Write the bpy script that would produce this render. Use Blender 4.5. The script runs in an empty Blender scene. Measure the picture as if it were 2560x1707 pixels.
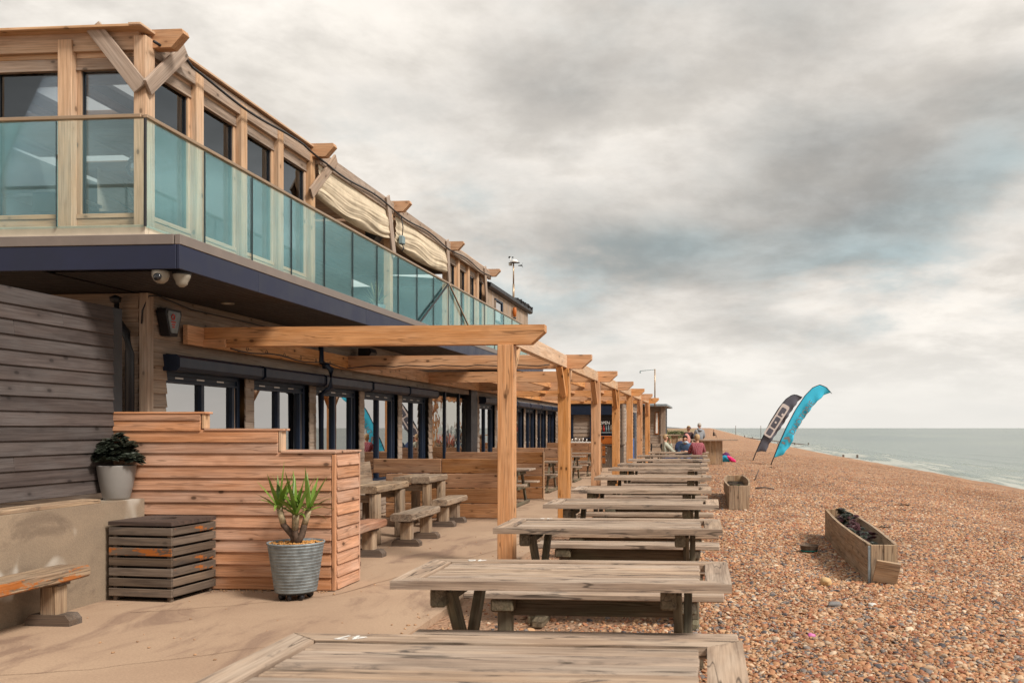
import bpy, bmesh, math, random
from mathutils import Matrix, Vector, noise
R = math.radians
rnd = random.Random(7)
SC = bpy.context.scene
COL = SC.collection
DG = bpy.context.evaluated_depsgraph_get

# ------------------------------------------------------------------ camera
cam_d = bpy.data.cameras.new('camera')
cam_d.sensor_width = 36
cam_d.lens = 31.38
cam_d.shift_x = -0.125
cam_d.shift_y = 0.0842
cam_d.clip_start = 0.05
cam_d.clip_end = 30000
cam_d.dof.use_dof = True
cam_d.dof.focus_distance = 13.0
cam_d.dof.aperture_fstop = 5.0
cam = bpy.data.objects.new('camera', cam_d)
cam.location = (0, 0, 1.6)
cam.rotation_euler = (R(90), 0, R(4.463))
COL.objects.link(cam)
SC.camera = cam

# ------------------------------------------------------------------ light
SUN_EL, SUN_AZ = 46, 30      # azimuth: degrees from +X towards -Y
sun_d = bpy.data.lights.new('sun', 'SUN')
sun_d.energy = 1.5
sun_d.angle = R(14)
sun_d.color = (1.0, 0.93, 0.84)
sun = bpy.data.objects.new('sun', sun_d)
sdir = Vector((math.cos(R(SUN_EL)) * math.cos(R(SUN_AZ)), -math.cos(R(SUN_EL)) * math.sin(R(SUN_AZ)), math.sin(R(SUN_EL))))
sun.rotation_euler = sdir.to_track_quat('Z', 'Y').to_euler()
COL.objects.link(sun)

world = bpy.data.worlds.new('World')
SC.world = world
world.use_nodes = True
WN, WL = world.node_tree.nodes, world.node_tree.links
WN.clear()


def wn(t, **kw):
    n = WN.new(t)
    for k, v in kw.items():
        setattr(n, k, v)
    return n


def wmath(op, a, b=None, c=None):
    n = wn('ShaderNodeMath', operation=op)
    for i, v in enumerate((a, b, c)):
        if v is None:
            continue
        if isinstance(v, (int, float)):
            n.inputs[i].default_value = v
        else:
            WL.new(v, n.inputs[i])
    return n.outputs[0]


def wmix(f, a, b):
    n = wn('ShaderNodeMix', data_type='RGBA')
    for i, v in ((0, f), (6, a), (7, b)):
        if isinstance(v, (int, float)):
            n.inputs[i].default_value = v
        elif isinstance(v, tuple):
            n.inputs[i].default_value = (*v, 1)
        else:
            WL.new(v, n.inputs[i])
    return n.outputs[2]


def wrange(v, a, b, c=0.0, d=1.0, smooth=True):
    n = wn('ShaderNodeMapRange')
    if smooth:
        n.interpolation_type = 'SMOOTHSTEP'
    WL.new(v, n.inputs[0])
    for i, q in enumerate((a, b, c, d)):
        n.inputs[i + 1].default_value = q
    return n.outputs[0]


SKY_STRENGTH = 0.1
SKY_GAIN = 0.345 / SKY_STRENGTH     # cloud luminance in the units of the sky texture
tc = wn('ShaderNodeTexCoord')
sep = wn('ShaderNodeSeparateXYZ')
WL.new(tc.outputs['Generated'], sep.inputs[0])
el = wmath('MAXIMUM', sep.outputs[2], 0.0)
pk = wmath('ADD', el, 0.30)
pz = wmath('MULTIPLY', el, 2.2)


def wpos(dz):
    """direction as a point on a shallow cloud shell; dz looks a little higher"""
    c_ = wn('ShaderNodeCombineXYZ')
    zz = wmath('ADD', pz, dz)
    for i_, q_ in enumerate((sep.outputs[0], sep.outputs[1], zz)):
        WL.new(wmath('DIVIDE', q_, pk), c_.inputs[i_])
    return c_.outputs[0]


def wnoise(vec, scale, detail, rough, off, dist=0.0):
    mp = wn('ShaderNodeMapping')
    mp.inputs['Location'].default_value = off
    WL.new(vec, mp.inputs[0])
    n = wn('ShaderNodeTexNoise')
    n.inputs['Scale'].default_value = scale
    n.inputs['Detail'].default_value = detail
    n.inputs['Roughness'].default_value = rough
    n.inputs['Distortion'].default_value = dist
    WL.new(mp.outputs[0], n.inputs['Vector'])
    return n.outputs['Fac']


BIG_OFF, MID_OFF, TEAL_OFF = (5.9, 6.3, 0), (1.4, 12.6, 0), (9.3, 2.7, 0)
p0, p1 = wpos(0.0), wpos(0.07)
n_big = wnoise(p0, 0.9, 2, 0.5, BIG_OFF)
n_mid = wnoise(p0, 1.9, 10, 0.58, MID_OFF, 0.12)
n_up = wnoise(p1, 1.9, 10, 0.58, MID_OFF, 0.12)
dens = wmath('ADD', wmath('MULTIPLY', n_big, 0.62), wmath('MULTIPLY', n_mid, 0.85))
dens = wmath('SUBTRACT', dens, 0.095)
dens = wmath('ADD', dens, wrange(el, 0.03, 0.42, -0.10, 0.015))
relief = wmath('SUBTRACT', n_mid, n_up)          # lit tops, grey bases
ramp = wn('ShaderNodeValToRGB')
cr = ramp.color_ramp
cr.interpolation = 'B_SPLINE'
pts = [(0.44, (0.97, 0.915, 0.845)), (0.57, (0.92, 0.865, 0.79)), (0.64, (0.80, 0.755, 0.70)),
       (0.71, (0.63, 0.605, 0.565)), (0.79, (0.50, 0.49, 0.465)), (0.92, (0.41, 0.42, 0.415))]
cr.elements[0].position = pts[0][0]
cr.elements[0].color = (*pts[0][1], 1)
cr.elements[1].position = pts[-1][0]
cr.elements[1].color = (*pts[-1][1], 1)
for p, c in pts[1:-1]:
    e = cr.elements.new(p)
    e.color = (*c, 1)
WL.new(dens, ramp.inputs[0])
# teal cast in some of the heavy cloud
n_teal = wnoise(p0, 1.1, 3, 0.5, TEAL_OFF)
teal = wmath('MULTIPLY', wrange(n_teal, 0.45, 0.64), wrange(dens, 0.59, 0.76))
cl = wmix(wmath('MULTIPLY', teal, 0.62), ramp.outputs[0], (0.36, 0.50, 0.54))
gain = wrange(relief, -0.15, 0.15, 0.76, 1.25)
sc0 = wn('ShaderNodeVectorMath', operation='SCALE')
WL.new(cl, sc0.inputs[0])
WL.new(gain, sc0.inputs['Scale'])
cl = sc0.outputs[0]
haze = wrange(el, 0.0, 0.16, 0.92, 0.0)
cl = wmix(haze, cl, (0.93, 0.90, 0.845))
scl = wn('ShaderNodeVectorMath', operation='SCALE')
WL.new(cl, scl.inputs[0])
scl.inputs['Scale'].default_value = SKY_GAIN
sky = wn('ShaderNodeTexSky')
sky.sky_type = 'NISHITA'
sky.sun_disc = False
sky.sun_elevation = R(SUN_EL)
sky.sun_rotation = R(90 + SUN_AZ)
gap = wmath('MULTIPLY', wrange(dens, 0.40, 0.28), 0.15)
fin = wmix(gap, scl.outputs[0], sky.outputs[0])
bg = wn('ShaderNodeBackground')
bg.inputs['Strength'].default_value = SKY_STRENGTH
WL.new(fin, bg.inputs[0])
wo = wn('ShaderNodeOutputWorld')
WL.new(bg.outputs[0], wo.inputs[0])

SC.view_settings.view_transform = 'Standard'
SC.view_settings.look = 'None'
SC.view_settings.gamma = 1
SC.view_settings.use_curve_mapping = False
SC.view_settings.exposure = 1.45
SC.cycles.max_bounces = 8
SC.cycles.transparent_max_bounces = 16
SC.cycles.caustics_reflective = False
SC.cycles.caustics_refractive = False

# ------------------------------------------------------------------ object helpers
W = {}


def make(name, data, parent=None, M=None):
    o = bpy.data.objects.new(name, data)
    COL.objects.link(o)
    M = M or Matrix()
    if parent is not None:
        o.parent = parent
        o.matrix_parent_inverse = W[parent].inverted()
    o.matrix_basis = M
    W[o] = M.copy()
    return o


def tag(o, label=None, cat=None, group=None, kind=None):
    if label: o['label'] = label
    if cat: o['category'] = cat
    if group: o['group'] = group
    if kind: o['kind'] = kind
    return o


def thing(name, label, cat, loc=(0, 0, 0), group=None):
    o = make(name, None, None, Matrix.Translation(loc))
    o.empty_display_size = 0.2
    return tag(o, label, cat, group)


def kids(o):
    return [c for c in W if c.parent == o]


def copy_tree(o, M):
    """copy of a thing with its parts and their sub-parts; M is the new world matrix"""
    r = o.copy()
    COL.objects.link(r)
    r.matrix_basis = M
    new = {r: M.copy()}
    for ch in o.children:
        c = ch.copy()
        COL.objects.link(c)
        c.parent = r
        new[c] = M @ W[o].inverted() @ W[ch]
        for g in ch.children:
            d = g.copy()
            COL.objects.link(d)
            d.parent = c
            new[d] = M @ W[o].inverted() @ W[g]
    W.update(new)
    return r


MC = {}


def chamfer_box(L, H, T, mat, b):
    """box with cut edges, long side along local X"""
    key = (round(L, 3), round(H, 3), round(T, 3), mat.name, b)
    if key in MC:
        return MC[key]
    bm = bmesh.new()
    x, y, z = L / 2, H / 2, T / 2
    b = min(b, min(x, y, z) * 0.6)
    vs = {}
    for sx in (-1, 1):
        for sy in (-1, 1):
            for sz in (-1, 1):
                vs[sx, sy, sz, 0] = bm.verts.new((sx * x, sy * (y - b), sz * (z - b)))
                vs[sx, sy, sz, 1] = bm.verts.new((sx * (x - b), sy * y, sz * (z - b)))
                vs[sx, sy, sz, 2] = bm.verts.new((sx * (x - b), sy * (y - b), sz * z))
                bm.faces.new((vs[sx, sy, sz, 0], vs[sx, sy, sz, 1], vs[sx, sy, sz, 2]))
    for s in (-1, 1):
        bm.faces.new([vs[s, a, c, 0] for a, c in ((-1, -1), (1, -1), (1, 1), (-1, 1))])
        bm.faces.new([vs[a, s, c, 1] for a, c in ((-1, -1), (1, -1), (1, 1), (-1, 1))])
        bm.faces.new([vs[a, c, s, 2] for a, c in ((-1, -1), (1, -1), (1, 1), (-1, 1))])
    for s in (-1, 1):
        for t in (-1, 1):
            bm.faces.new((vs[s, t, -1, 0], vs[s, t, 1, 0], vs[s, t, 1, 1], vs[s, t, -1, 1]))
            bm.faces.new((vs[s, -1, t, 0], vs[s, 1, t, 0], vs[s, 1, t, 2], vs[s, -1, t, 2]))
            bm.faces.new((vs[-1, s, t, 1], vs[1, s, t, 1], vs[1, s, t, 2], vs[-1, s, t, 2]))
    bmesh.ops.recalc_face_normals(bm, faces=bm.faces)
    me = bpy.data.meshes.new('board')
    bm.to_mesh(me)
    bm.free()
    me.materials.append(mat)
    MC[key] = me
    return me


I4 = Matrix()
QY = Matrix.Rotation(R(90), 4, 'Z')
QZ = Matrix.Rotation(R(-90), 4, 'Y')


def board(name, parent, size, center, mat, rot=None, b=0.004, axis=None):
    """box of world-axis size; the grain (local X of its mesh) runs along its longest side"""
    sx, sy, sz = size
    if axis is None:
        axis = 'xyz'[max(range(3), key=lambda i: size[i])]
    if axis == 'x':
        me, Q = chamfer_box(sx, sy, sz, mat, b), I4
    elif axis == 'y':
        me, Q = chamfer_box(sy, sx, sz, mat, b), QY
    else:
        me, Q = chamfer_box(sz, sy, sx, mat, b), QZ
    return make(name, me, parent, Matrix.Translation(center) @ (rot or I4) @ Q)


def span(name, parent, p0, p1, h, t, mat, up=(0, 0, 1), b=0.004):
    """board from p0 to p1; h along up-ish, t across"""
    p0, p1 = Vector(p0), Vector(p1)
    d = p1 - p0
    x = d.normalized()
    y = Vector(up).cross(x).normalized()
    z = x.cross(y)
    M = Matrix(((x.x, y.x, z.x, 0), (x.y, y.y, z.y, 0), (x.z, y.z, z.z, 0), (0, 0, 0, 1)))
    return make(name, chamfer_box(d.length, t, h, mat, b), parent, Matrix.Translation((p0 + p1) / 2) @ M)


def mesh_of(bm, mat, smooth=False, name='mesh', recalc=True):
    if recalc:
        bmesh.ops.recalc_face_normals(bm, faces=bm.faces)
    me = bpy.data.meshes.new(name)
    bm.to_mesh(me)
    bm.free()
    for m in (mat if isinstance(mat, (list, tuple)) else [mat]):
        me.materials.append(m)
    if smooth:
        for p in me.polygons:
            p.use_smooth = True
    return me


def prism(poly, t, mat):
    """polygon in local XZ given thickness t along Y"""
    bm = bmesh.new()
    a = [bm.verts.new((p[0], -t / 2, p[1])) for p in poly]
    c = [bm.verts.new((p[0], t / 2, p[1])) for p in poly]
    bm.faces.new(a)
    bm.faces.new(c[::-1])
    n = len(poly)
    for i in range(n):
        bm.faces.new((a[i], a[(i + 1) % n], c[(i + 1) % n], c[i]))
    return mesh_of(bm, mat)


def slab(poly, t, mat):
    """polygon in local XY, thickness t downwards from z=0"""
    bm = bmesh.new()
    a = [bm.verts.new((p[0], p[1], 0)) for p in poly]
    c = [bm.verts.new((p[0], p[1], -t)) for p in poly]
    bm.faces.new(a)
    bm.faces.new(c[::-1])
    n = len(poly)
    for i in range(n):
        bm.faces.new((a[i], a[(i + 1) % n], c[(i + 1) % n], c[i]))
    return mesh_of(bm, mat)


def lathe(profile, n, mat, smooth=True, cap=False):
    bm = bmesh.new()
    rings = []
    for r, z in profile:
        if r < 1e-5:
            rings.append([bm.verts.new((0, 0, z))])
        else:
            rings.append([bm.verts.new((r * math.cos(2 * math.pi * i / n), r * math.sin(2 * math.pi * i / n), z)) for i in range(n)])
    for p, q in zip(rings, rings[1:]):
        for i in range(n):
            j = (i + 1) % n
            if len(p) == 1 and len(q) == 1:
                continue
            if len(p) == 1:
                bm.faces.new((p[0], q[i], q[j]))
            elif len(q) == 1:
                bm.faces.new((p[i], p[j], q[0]))
            else:
                bm.faces.new((p[i], p[j], q[j], q[i]))
    return mesh_of(bm, mat, smooth)


def tube(points, r, mat, n=8, taper=None):
    bm = bmesh.new()
    P = [Vector(p) for p in points]
    rings = []
    for i, p in enumerate(P):
        d = (P[min(i + 1, len(P) - 1)] - P[max(i - 1, 0)]).normalized()
        u = d.cross(Vector((0, 0, 1)))
        if u.length < 0.05:
            u = d.cross(Vector((0, 1, 0)))
        u.normalize()
        v = d.cross(u)
        rr = r if taper is None else r + (taper - r) * i / (len(P) - 1)
        rings.append([bm.verts.new(p + rr * (u * math.cos(2 * math.pi * k / n) + v * math.sin(2 * math.pi * k / n))) for k in range(n)])
    for a, c in zip(rings, rings[1:]):
        for k in range(n):
            bm.faces.new((a[k], a[(k + 1) % n], c[(k + 1) % n], c[k]))
    bm.faces.new(rings[0])
    bm.faces.new(rings[-1][::-1])
    return mesh_of(bm, mat, n > 5)


def text_mesh(body, size, mat, extrude=0.0008, spacing=1.0, align='CENTER', shear=0.0):
    cu = bpy.data.curves.new('lettering', 'FONT')
    cu.body = body
    cu.size = size
    cu.extrude = extrude
    cu.align_x = align
    cu.align_y = 'CENTER'
    cu.space_character = spacing
    cu.shear = shear
    cu.resolution_u = 3
    o = bpy.data.objects.new('tmp', cu)
    COL.objects.link(o)
    bpy.context.view_layer.update()
    me = bpy.data.meshes.new_from_object(o.evaluated_get(DG()))
    bpy.data.objects.remove(o)
    me.materials.clear()
    me.materials.append(mat)
    return me


T = Matrix.Translation


def RX(a): return Matrix.Rotation(R(a), 4, 'X')
def RY(a): return Matrix.Rotation(R(a), 4, 'Y')
def RZ(a): return Matrix.Rotation(R(a), 4, 'Z')


# ------------------------------------------------------------------ materials
class NT:
    def __init__(s, name):
        s.m = bpy.data.materials.new(name)
        s.m.use_nodes = True
        s.t = s.m.node_tree
        s.t.nodes.clear()
        s.out = s.t.nodes.new('ShaderNodeOutputMaterial')

    def n(s, t, **kw):
        q = s.t.nodes.new(t)
        for k, v in kw.items():
            setattr(q, k, v)
        return q

    def put(s, sock, v):
        if isinstance(v, (int, float)):
            sock.default_value = v
        elif isinstance(v, tuple):
            sock.default_value = (*v, 1) if len(v) == 3 and sock.type == 'RGBA' else v
        elif v is not None:
            s.t.links.new(v, sock)

    def math(s, op, a, b=None, c=None):
        q = s.n('ShaderNodeMath', operation=op)
        for i, v in enumerate((a, b, c)):
            s.put(q.inputs[i], v)
        return q.outputs[0]

    def mix(s, f, a, b, blend='MIX'):
        q = s.n('ShaderNodeMix', data_type='RGBA', blend_type=blend)
        s.put(q.inputs[0], f)
        s.put(q.inputs[6], a)
        s.put(q.inputs[7], b)
        return q.outputs[2]

    def rng(s, v, a, b, c=0.0, d=1.0, smooth=True):
        q = s.n('ShaderNodeMapRange')
        if smooth:
            q.interpolation_type = 'SMOOTHSTEP'
        s.put(q.inputs[0], v)
        for i, x in enumerate((a, b, c, d)):
            q.inputs[i + 1].default_value = x
        return q.outputs[0]

    def mapping(s, vec, scale=(1, 1, 1), loc=(0, 0, 0), rot=(0, 0, 0)):
        q = s.n('ShaderNodeMapping')
        s.put(q.inputs[0], vec)
        q.inputs['Scale'].default_value = scale
        q.inputs['Location'].default_value = loc
        q.inputs['Rotation'].default_value = rot
        return q.outputs[0]

    def noise(s, vec, scale, detail=4, rough=0.55, dist=0.0):
        q = s.n('ShaderNodeTexNoise')
        s.put(q.inputs['Vector'], vec)
        q.inputs['Scale'].default_value = scale
        q.inputs['Detail'].default_value = detail
        q.inputs['Roughness'].default_value = rough
        q.inputs['Distortion'].default_value = dist
        return q.outputs['Fac']

    def voro(s, vec, scale, rand=1.0):
        q = s.n('ShaderNodeTexVoronoi')
        s.put(q.inputs['Vector'], vec)
        q.inputs['Scale'].default_value = scale
        q.inputs['Randomness'].default_value = rand
        return q

    def ramp(s, f, stops, const=False):
        q = s.n('ShaderNodeValToRGB')
        r = q.color_ramp
        if const:
            r.interpolation = 'CONSTANT'
        r.elements[0].position, r.elements[0].color = stops[0][0], (*stops[0][1], 1)
        r.elements[1].position, r.elements[1].color = stops[-1][0], (*stops[-1][1], 1)
        for p, c in stops[1:-1]:
            r.elements.new(p).color = (*c, 1)
        s.put(q.inputs[0], f)
        return q.outputs[0]

    def obj(s):
        """object coordinates with an offset of its own for each object, and that object's random number"""
        tcn = s.n('ShaderNodeTexCoord')
        oi = s.n('ShaderNodeObjectInfo')
        k = s.math('MULTIPLY', oi.outputs['Random'], 37.0)
        cb = s.n('ShaderNodeCombineXYZ')
        for i in range(3):
            s.put(cb.inputs[i], k)
        ad = s.n('ShaderNodeVectorMath', operation='ADD')
        s.put(ad.inputs[0], tcn.outputs['Object'])
        s.put(ad.inputs[1], cb.outputs[0])
        return ad.outputs[0], oi.outputs['Random'], tcn.outputs['Object']

    def bump(s, h, strength=0.3, dist=0.01):
        q = s.n('ShaderNodeBump')
        q.inputs['Strength'].default_value = strength
        q.inputs['Distance'].default_value = dist
        s.put(q.inputs['Height'], h)
        return q.outputs[0]

    def bsdf(s, color, rough=0.7, metal=0.0, normal=None, spec=0.3, **kw):
        q = s.n('ShaderNodeBsdfPrincipled')
        s.put(q.inputs['Base Color'], color)
        s.put(q.inputs['Roughness'], rough)
        s.put(q.inputs['Metallic'], metal)
        s.put(q.inputs['Specular IOR Level'], spec)
        if normal is not None:
            s.put(q.inputs['Normal'], normal)
        for k, v in kw.items():
            s.put(q.inputs[k.replace('_', ' ')], v)
        s.t.links.new(q.outputs[0], s.out.inputs[0])
        return s.m


def wood(name, base, dark, grey=(0.3, 0.26, 0.22), greyamt=0.3, var=0.16, knots=0.6, rough=0.72, bump=0.35, contrast=1.0, stain=0.0, cracks=0.0):
    s = NT(name)
    v, rn, _ = s.obj()
    g = s.noise(s.mapping(v, (0.9, 13, 13)), 1.6, 5, 0.6, 0.35)
    fine = s.noise(s.mapping(v, (2.5, 95, 95)), 1.0, 3, 0.6)
    c = s.mix(s.rng(g, 0.36, 0.66), base, dark)
    c = s.mix(contrast, base, c)
    w = s.noise(s.mapping(v, (1.3, 5, 5), (4, 2, 1)), 1.0, 5, 0.6)
    c = s.mix(s.math('MULTIPLY', s.rng(w, 0.42, 0.68), greyamt), c, grey)
    c = s.mix(1.0, c, s.ramp(fine, [(0.32, (0.70, 0.68, 0.67)), (0.6, (1.06, 1.06, 1.06))]), 'MULTIPLY')
    if stain:
        st = s.noise(s.mapping(v, (2.2, 9, 9), (7, 3, 9)), 1.1, 6, 0.7, 0.6)
        c = s.mix(s.math('MULTIPLY', s.rng(st, 0.54, 0.70), stain), c, (0.06, 0.052, 0.05))
    if knots:
        vo = s.voro(s.mapping(v, (4.6, 8.0, 8.0)), 1.0)
        sp = s.n('ShaderNodeSeparateColor')
        s.put(sp.inputs[0], vo.outputs['Color'])
        on = s.math('GREATER_THAN', sp.outputs[0], 0.5)
        k = s.math('MULTIPLY', s.rng(vo.outputs['Distance'], 0.19, 0.09), on)
        halo = s.math('MULTIPLY', s.rng(vo.outputs['Distance'], 0.45, 0.12), on)
        c = s.mix(s.math('MULTIPLY', halo, knots * 0.55), c, tuple(x * 0.72 for x in dark))
        c = s.mix(s.math('MULTIPLY', k, min(1.0, knots * 1.15)), c, tuple(x * 0.25 for x in dark))
    if cracks:
        cn = s.noise(s.mapping(v, (0.45, 7.5, 7.5), (2, 5, 8)), 1.0, 3, 0.5, 0.2)
        line = s.rng(s.math('ABSOLUTE', s.math('SUBTRACT', cn, 0.5)), 0.012, 0.003)
        c = s.mix(s.math('MULTIPLY', line, cracks), c, tuple(x * 0.22 for x in dark))
    hs = s.n('ShaderNodeHueSaturation')
    s.put(hs.inputs['Value'], s.rng(rn, 0, 1, 1 - var, 1 + var, False))
    r2 = s.math('FRACT', s.math('MULTIPLY', rn, 13.7))
    s.put(hs.inputs['Saturation'], s.rng(r2, 0, 1, 0.88, 1.1, False))
    s.put(hs.inputs['Color'], c)
    h = s.math('ADD', s.math('MULTIPLY', fine, 0.5), g)
    return s.bsdf(hs.outputs[0], rough, normal=s.bump(h, bump, 0.006), spec=0.25)


def plain(name, col, rough=0.5, metal=0.0, spec=0.4, vary=0.12, scale=6.0, bump=0.0):
    s = NT(name)
    v, rn, _ = s.obj()
    n = s.noise(v, scale, 5, 0.6)
    c = s.mix(1.0, col, s.ramp(n, [(0.3, (1 - vary,) * 3), (0.7, (1 + vary * 0.6,) * 3)]), 'MULTIPLY')
    nm = s.bump(s.noise(v, scale * 8, 4), bump, 0.004) if bump else None
    return s.bsdf(c, s.rng(n, 0.3, 0.7, rough * 0.88, min(1, rough * 1.1)), metal, nm, spec)


def glass(name, tint, refl, base_refl, rough=0.0, wav=0.0, fres=1.3):
    """flat glazing: what lies behind shows tinted, the surroundings reflect more at a glancing angle"""
    s = NT(name)
    tr = s.n('ShaderNodeBsdfTransparent')
    s.put(tr.inputs[0], tint)
    gl = s.n('ShaderNodeBsdfGlossy')
    s.put(gl.inputs[0], refl)
    gl.inputs['Roughness'].default_value = rough
    lw = s.n('ShaderNodeFresnel')
    lw.inputs['IOR'].default_value = 1.5
    if wav:
        v, _, _ = s.obj()
        nm = s.bump(s.noise(s.mapping(v, (1, 1, 1)), 2.2, 2, 0.5), wav, 0.02)
        s.put(gl.inputs['Normal'], nm)
    f = s.math('MINIMUM', s.math('ADD', s.math('MULTIPLY', lw.outputs[0], fres), base_refl), 1.0)
    mx = s.n('ShaderNodeMixShader')
    s.put(mx.inputs[0], f)
    s.t.links.new(tr.outputs[0], mx.inputs[1])
    s.t.links.new(gl.outputs[0], mx.inputs[2])
    s.t.links.new(mx.outputs[0], s.out.inputs[0])
    return s.m


def concrete(name, a, b, spot, scale=1.0, bump=0.25, white=0.0, crack=0.0):
    s = NT(name)
    tcn = s.n('ShaderNodeTexCoord')
    v = tcn.outputs['Object']
    n1 = s.noise(v, 0.55 * scale, 6, 0.6, 0.5)
    n2 = s.noise(s.mapping(v, (1, 0.45, 1), rot=(0, 0, 0.5)), 1.6 * scale, 7, 0.65, 0.9)
    n3 = s.noise(v, 60 * scale, 3, 0.6)
    c = s.mix(s.rng(n1, 0.35, 0.65), a, b)
    c = s.mix(s.math('MULTIPLY', s.rng(n2, 0.50, 0.66), 0.85), c, spot)
    if crack:
        cn = s.noise(s.mapping(v, (0.5, 0.22, 1), (1.3, 2.2, 0)), 1.0, 4, 0.5, 0.5)
        ln = s.rng(s.math('ABSOLUTE', s.math('SUBTRACT', cn, 0.5)), 0.006, 0.001)
        c = s.mix(s.math('MULTIPLY', ln, crack), c, (0.16, 0.10, 0.07))
    c = s.mix(1.0, c, s.ramp(n3, [(0.3, (0.86, 0.86, 0.86)), (0.7, (1.08, 1.08, 1.08))]), 'MULTIPLY')
    vo = s.voro(v, 70 * scale)
    c = s.mix(s.math('MULTIPLY', s.rng(vo.outputs['Distance'], 0.25, 0.1), 0.22), c, (0.08, 0.06, 0.05))
    if white:
        w = s.noise(s.mapping(v, (1, 1, 0.6), (3, 1.7, 0)), 1.6, 3, 0.5, 0.3)
        c = s.mix(s.math('MULTIPLY', s.rng(w, 0.57, 0.65), white), c, (0.62, 0.58, 0.52))
    return s.bsdf(c, 0.88, normal=s.bump(s.math('ADD', n3, s.math('MULTIPLY', n2, 0.6)), bump, 0.006), spec=0.2)


M = {}
M['grey_clad'] = wood('grey_brown_cladding', (0.098, 0.078, 0.072), (0.062, 0.049, 0.046), (0.108, 0.096, 0.094), 0.7, 0.2, 0.6)
M['fence'] = wood('cedar_lap_boards', (0.58, 0.31, 0.185), (0.47, 0.23, 0.125), (0.55, 0.355, 0.26), 0.55, 0.15, 1.0, 0.72, 0.35, 1.0, 0.0, 0.4)
M['pergola'] = wood('fresh_pine_beams', (0.70, 0.365, 0.17), (0.59, 0.28, 0.115), (0.66, 0.40, 0.235), 0.45, 0.09, 0.85, 0.6, 0.35, 1.0, 0.0, 0.6)
M['divider'] = wood('sleeper_board_pine', (0.56, 0.295, 0.145), (0.44, 0.21, 0.095), (0.50, 0.31, 0.20), 0.45, 0.14, 0.85, 0.7, 0.35, 1.0, 0.0, 0.5)
M['table'] = wood('weathered_table_planks', (0.46, 0.34, 0.25), (0.285, 0.205, 0.15), (0.46, 0.375, 0.30), 0.6, 0.16, 0.3, 0.85, 0.6, 1.0, 0.9, 0.8)
M['tleg'] = wood('weathered_table_legs', (0.20, 0.155, 0.105), (0.115, 0.09, 0.06), (0.17, 0.165, 0.105), 0.6, 0.15, 0.3, 0.85, 0.6, 1.0, 0.4, 0.6)
M['oak'] = wood('rough_oak_slabs', (0.43, 0.315, 0.215), (0.27, 0.185, 0.125), (0.38, 0.31, 0.24), 0.6, 0.16, 0.4, 0.85, 0.6, 1.0, 0.6, 0.7)
M['oakdark'] = wood('dark_oak_feet', (0.16, 0.115, 0.085), (0.10, 0.075, 0.06), (0.2, 0.17, 0.15), 0.4, 0.15, 0.3, 0.85)
M['oakred'] = wood('reddish_oak_slab', (0.42, 0.20, 0.11), (0.30, 0.13, 0.07), (0.36, 0.28, 0.22), 0.55, 0.1, 0.4, 0.85, 0.6, 1.0, 0.6)
M['larch'] = wood('pale_larch_frame', (0.66, 0.44, 0.275), (0.56, 0.345, 0.20), (0.54, 0.42, 0.32), 0.45, 0.10, 0.65)
M['larchgrey'] = wood('greyed_larch', (0.46, 0.35, 0.27), (0.35, 0.26, 0.20), (0.42, 0.36, 0.31), 0.6, 0.10, 0.65)
M['larchorange'] = wood('orange_larch_edge', (0.60, 0.35, 0.19), (0.50, 0.26, 0.13), (0.5, 0.34, 0.24), 0.4, 0.1, 0.6)
M['facade'] = wood('greyed_facade_boards', (0.36, 0.27, 0.20), (0.27, 0.195, 0.145), (0.34, 0.29, 0.25), 0.6, 0.14, 0.6)
M['cabin'] = wood('cabin_upright_boards', (0.42, 0.31, 0.22), (0.31, 0.22, 0.15), (0.38, 0.33, 0.29), 0.6, 0.14, 0.4)
M['crate'] = wood('dark_crate_slats', (0.165, 0.122, 0.09), (0.095, 0.07, 0.054), (0.17, 0.135, 0.11), 0.6, 0.22, 0.4, 0.85, 0.5, 1.0, 0.6)
M['cratelid'] = wood('dark_crate_lid', (0.10, 0.066, 0.052), (0.06, 0.042, 0.036), (0.11, 0.085, 0.075), 0.5, 0.1, 0.3, 0.8, 0.5, 1.0, 0.6)
M['planter'] = wood('scaffold_board', (0.43, 0.30, 0.19), (0.31, 0.20, 0.12), (0.38, 0.30, 0.22), 0.6, 0.1, 0.5, 0.85, 0.5, 1.0, 0.5, 0.6)
M['white_wood'] = wood('pale_inner_boards', (0.62, 0.55, 0.46), (0.55, 0.47, 0.38), (0.6, 0.55, 0.5), 0.3, 0.06, 0.3)
M['ceil_wood'] = wood('terrace_ceiling_boards', (0.42, 0.26, 0.17), (0.33, 0.19, 0.12), (0.36, 0.27, 0.21), 0.4, 0.14, 0.6)
M['navy'] = plain('navy_painted_metal', (0.010, 0.019, 0.040), 0.42, 0.0, 0.35)
M['fascia'] = plain('navy_fascia_sheet', (0.009, 0.013, 0.040), 0.45, 0.0, 0.45, 0.2, 3.0)
M['taupe'] = plain('taupe_edge_trim', (0.20, 0.165, 0.145), 0.5, 0.0, 0.4)
M['soffit'] = plain('black_soffit_strips', (0.022, 0.019, 0.020), 0.6)
M['cream'] = plain('cream_deck_edge', (0.72, 0.60, 0.46), 0.7)
M['black'] = plain('black_plastic', (0.016, 0.016, 0.019), 0.45)
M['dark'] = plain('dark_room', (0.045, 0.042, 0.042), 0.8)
M['steel'] = plain('brushed_steel', (0.55, 0.50, 0.46), 0.35, 0.9)
M['brass'] = plain('bronze_rail', (0.42, 0.30, 0.20), 0.35, 0.6)
M['galv'] = plain('grey_galvanised', (0.275, 0.315, 0.335), 0.68, 0.35, 0.4, 0.4, 14.0, 0.2)
M['ceramic'] = plain('pale_grey_glaze', (0.25, 0.235, 0.22), 0.55, 0.0, 0.4, 0.08, 4.0)
M['cctv'] = plain('ivory_plastic', (0.30, 0.27, 0.22), 0.45)
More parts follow.
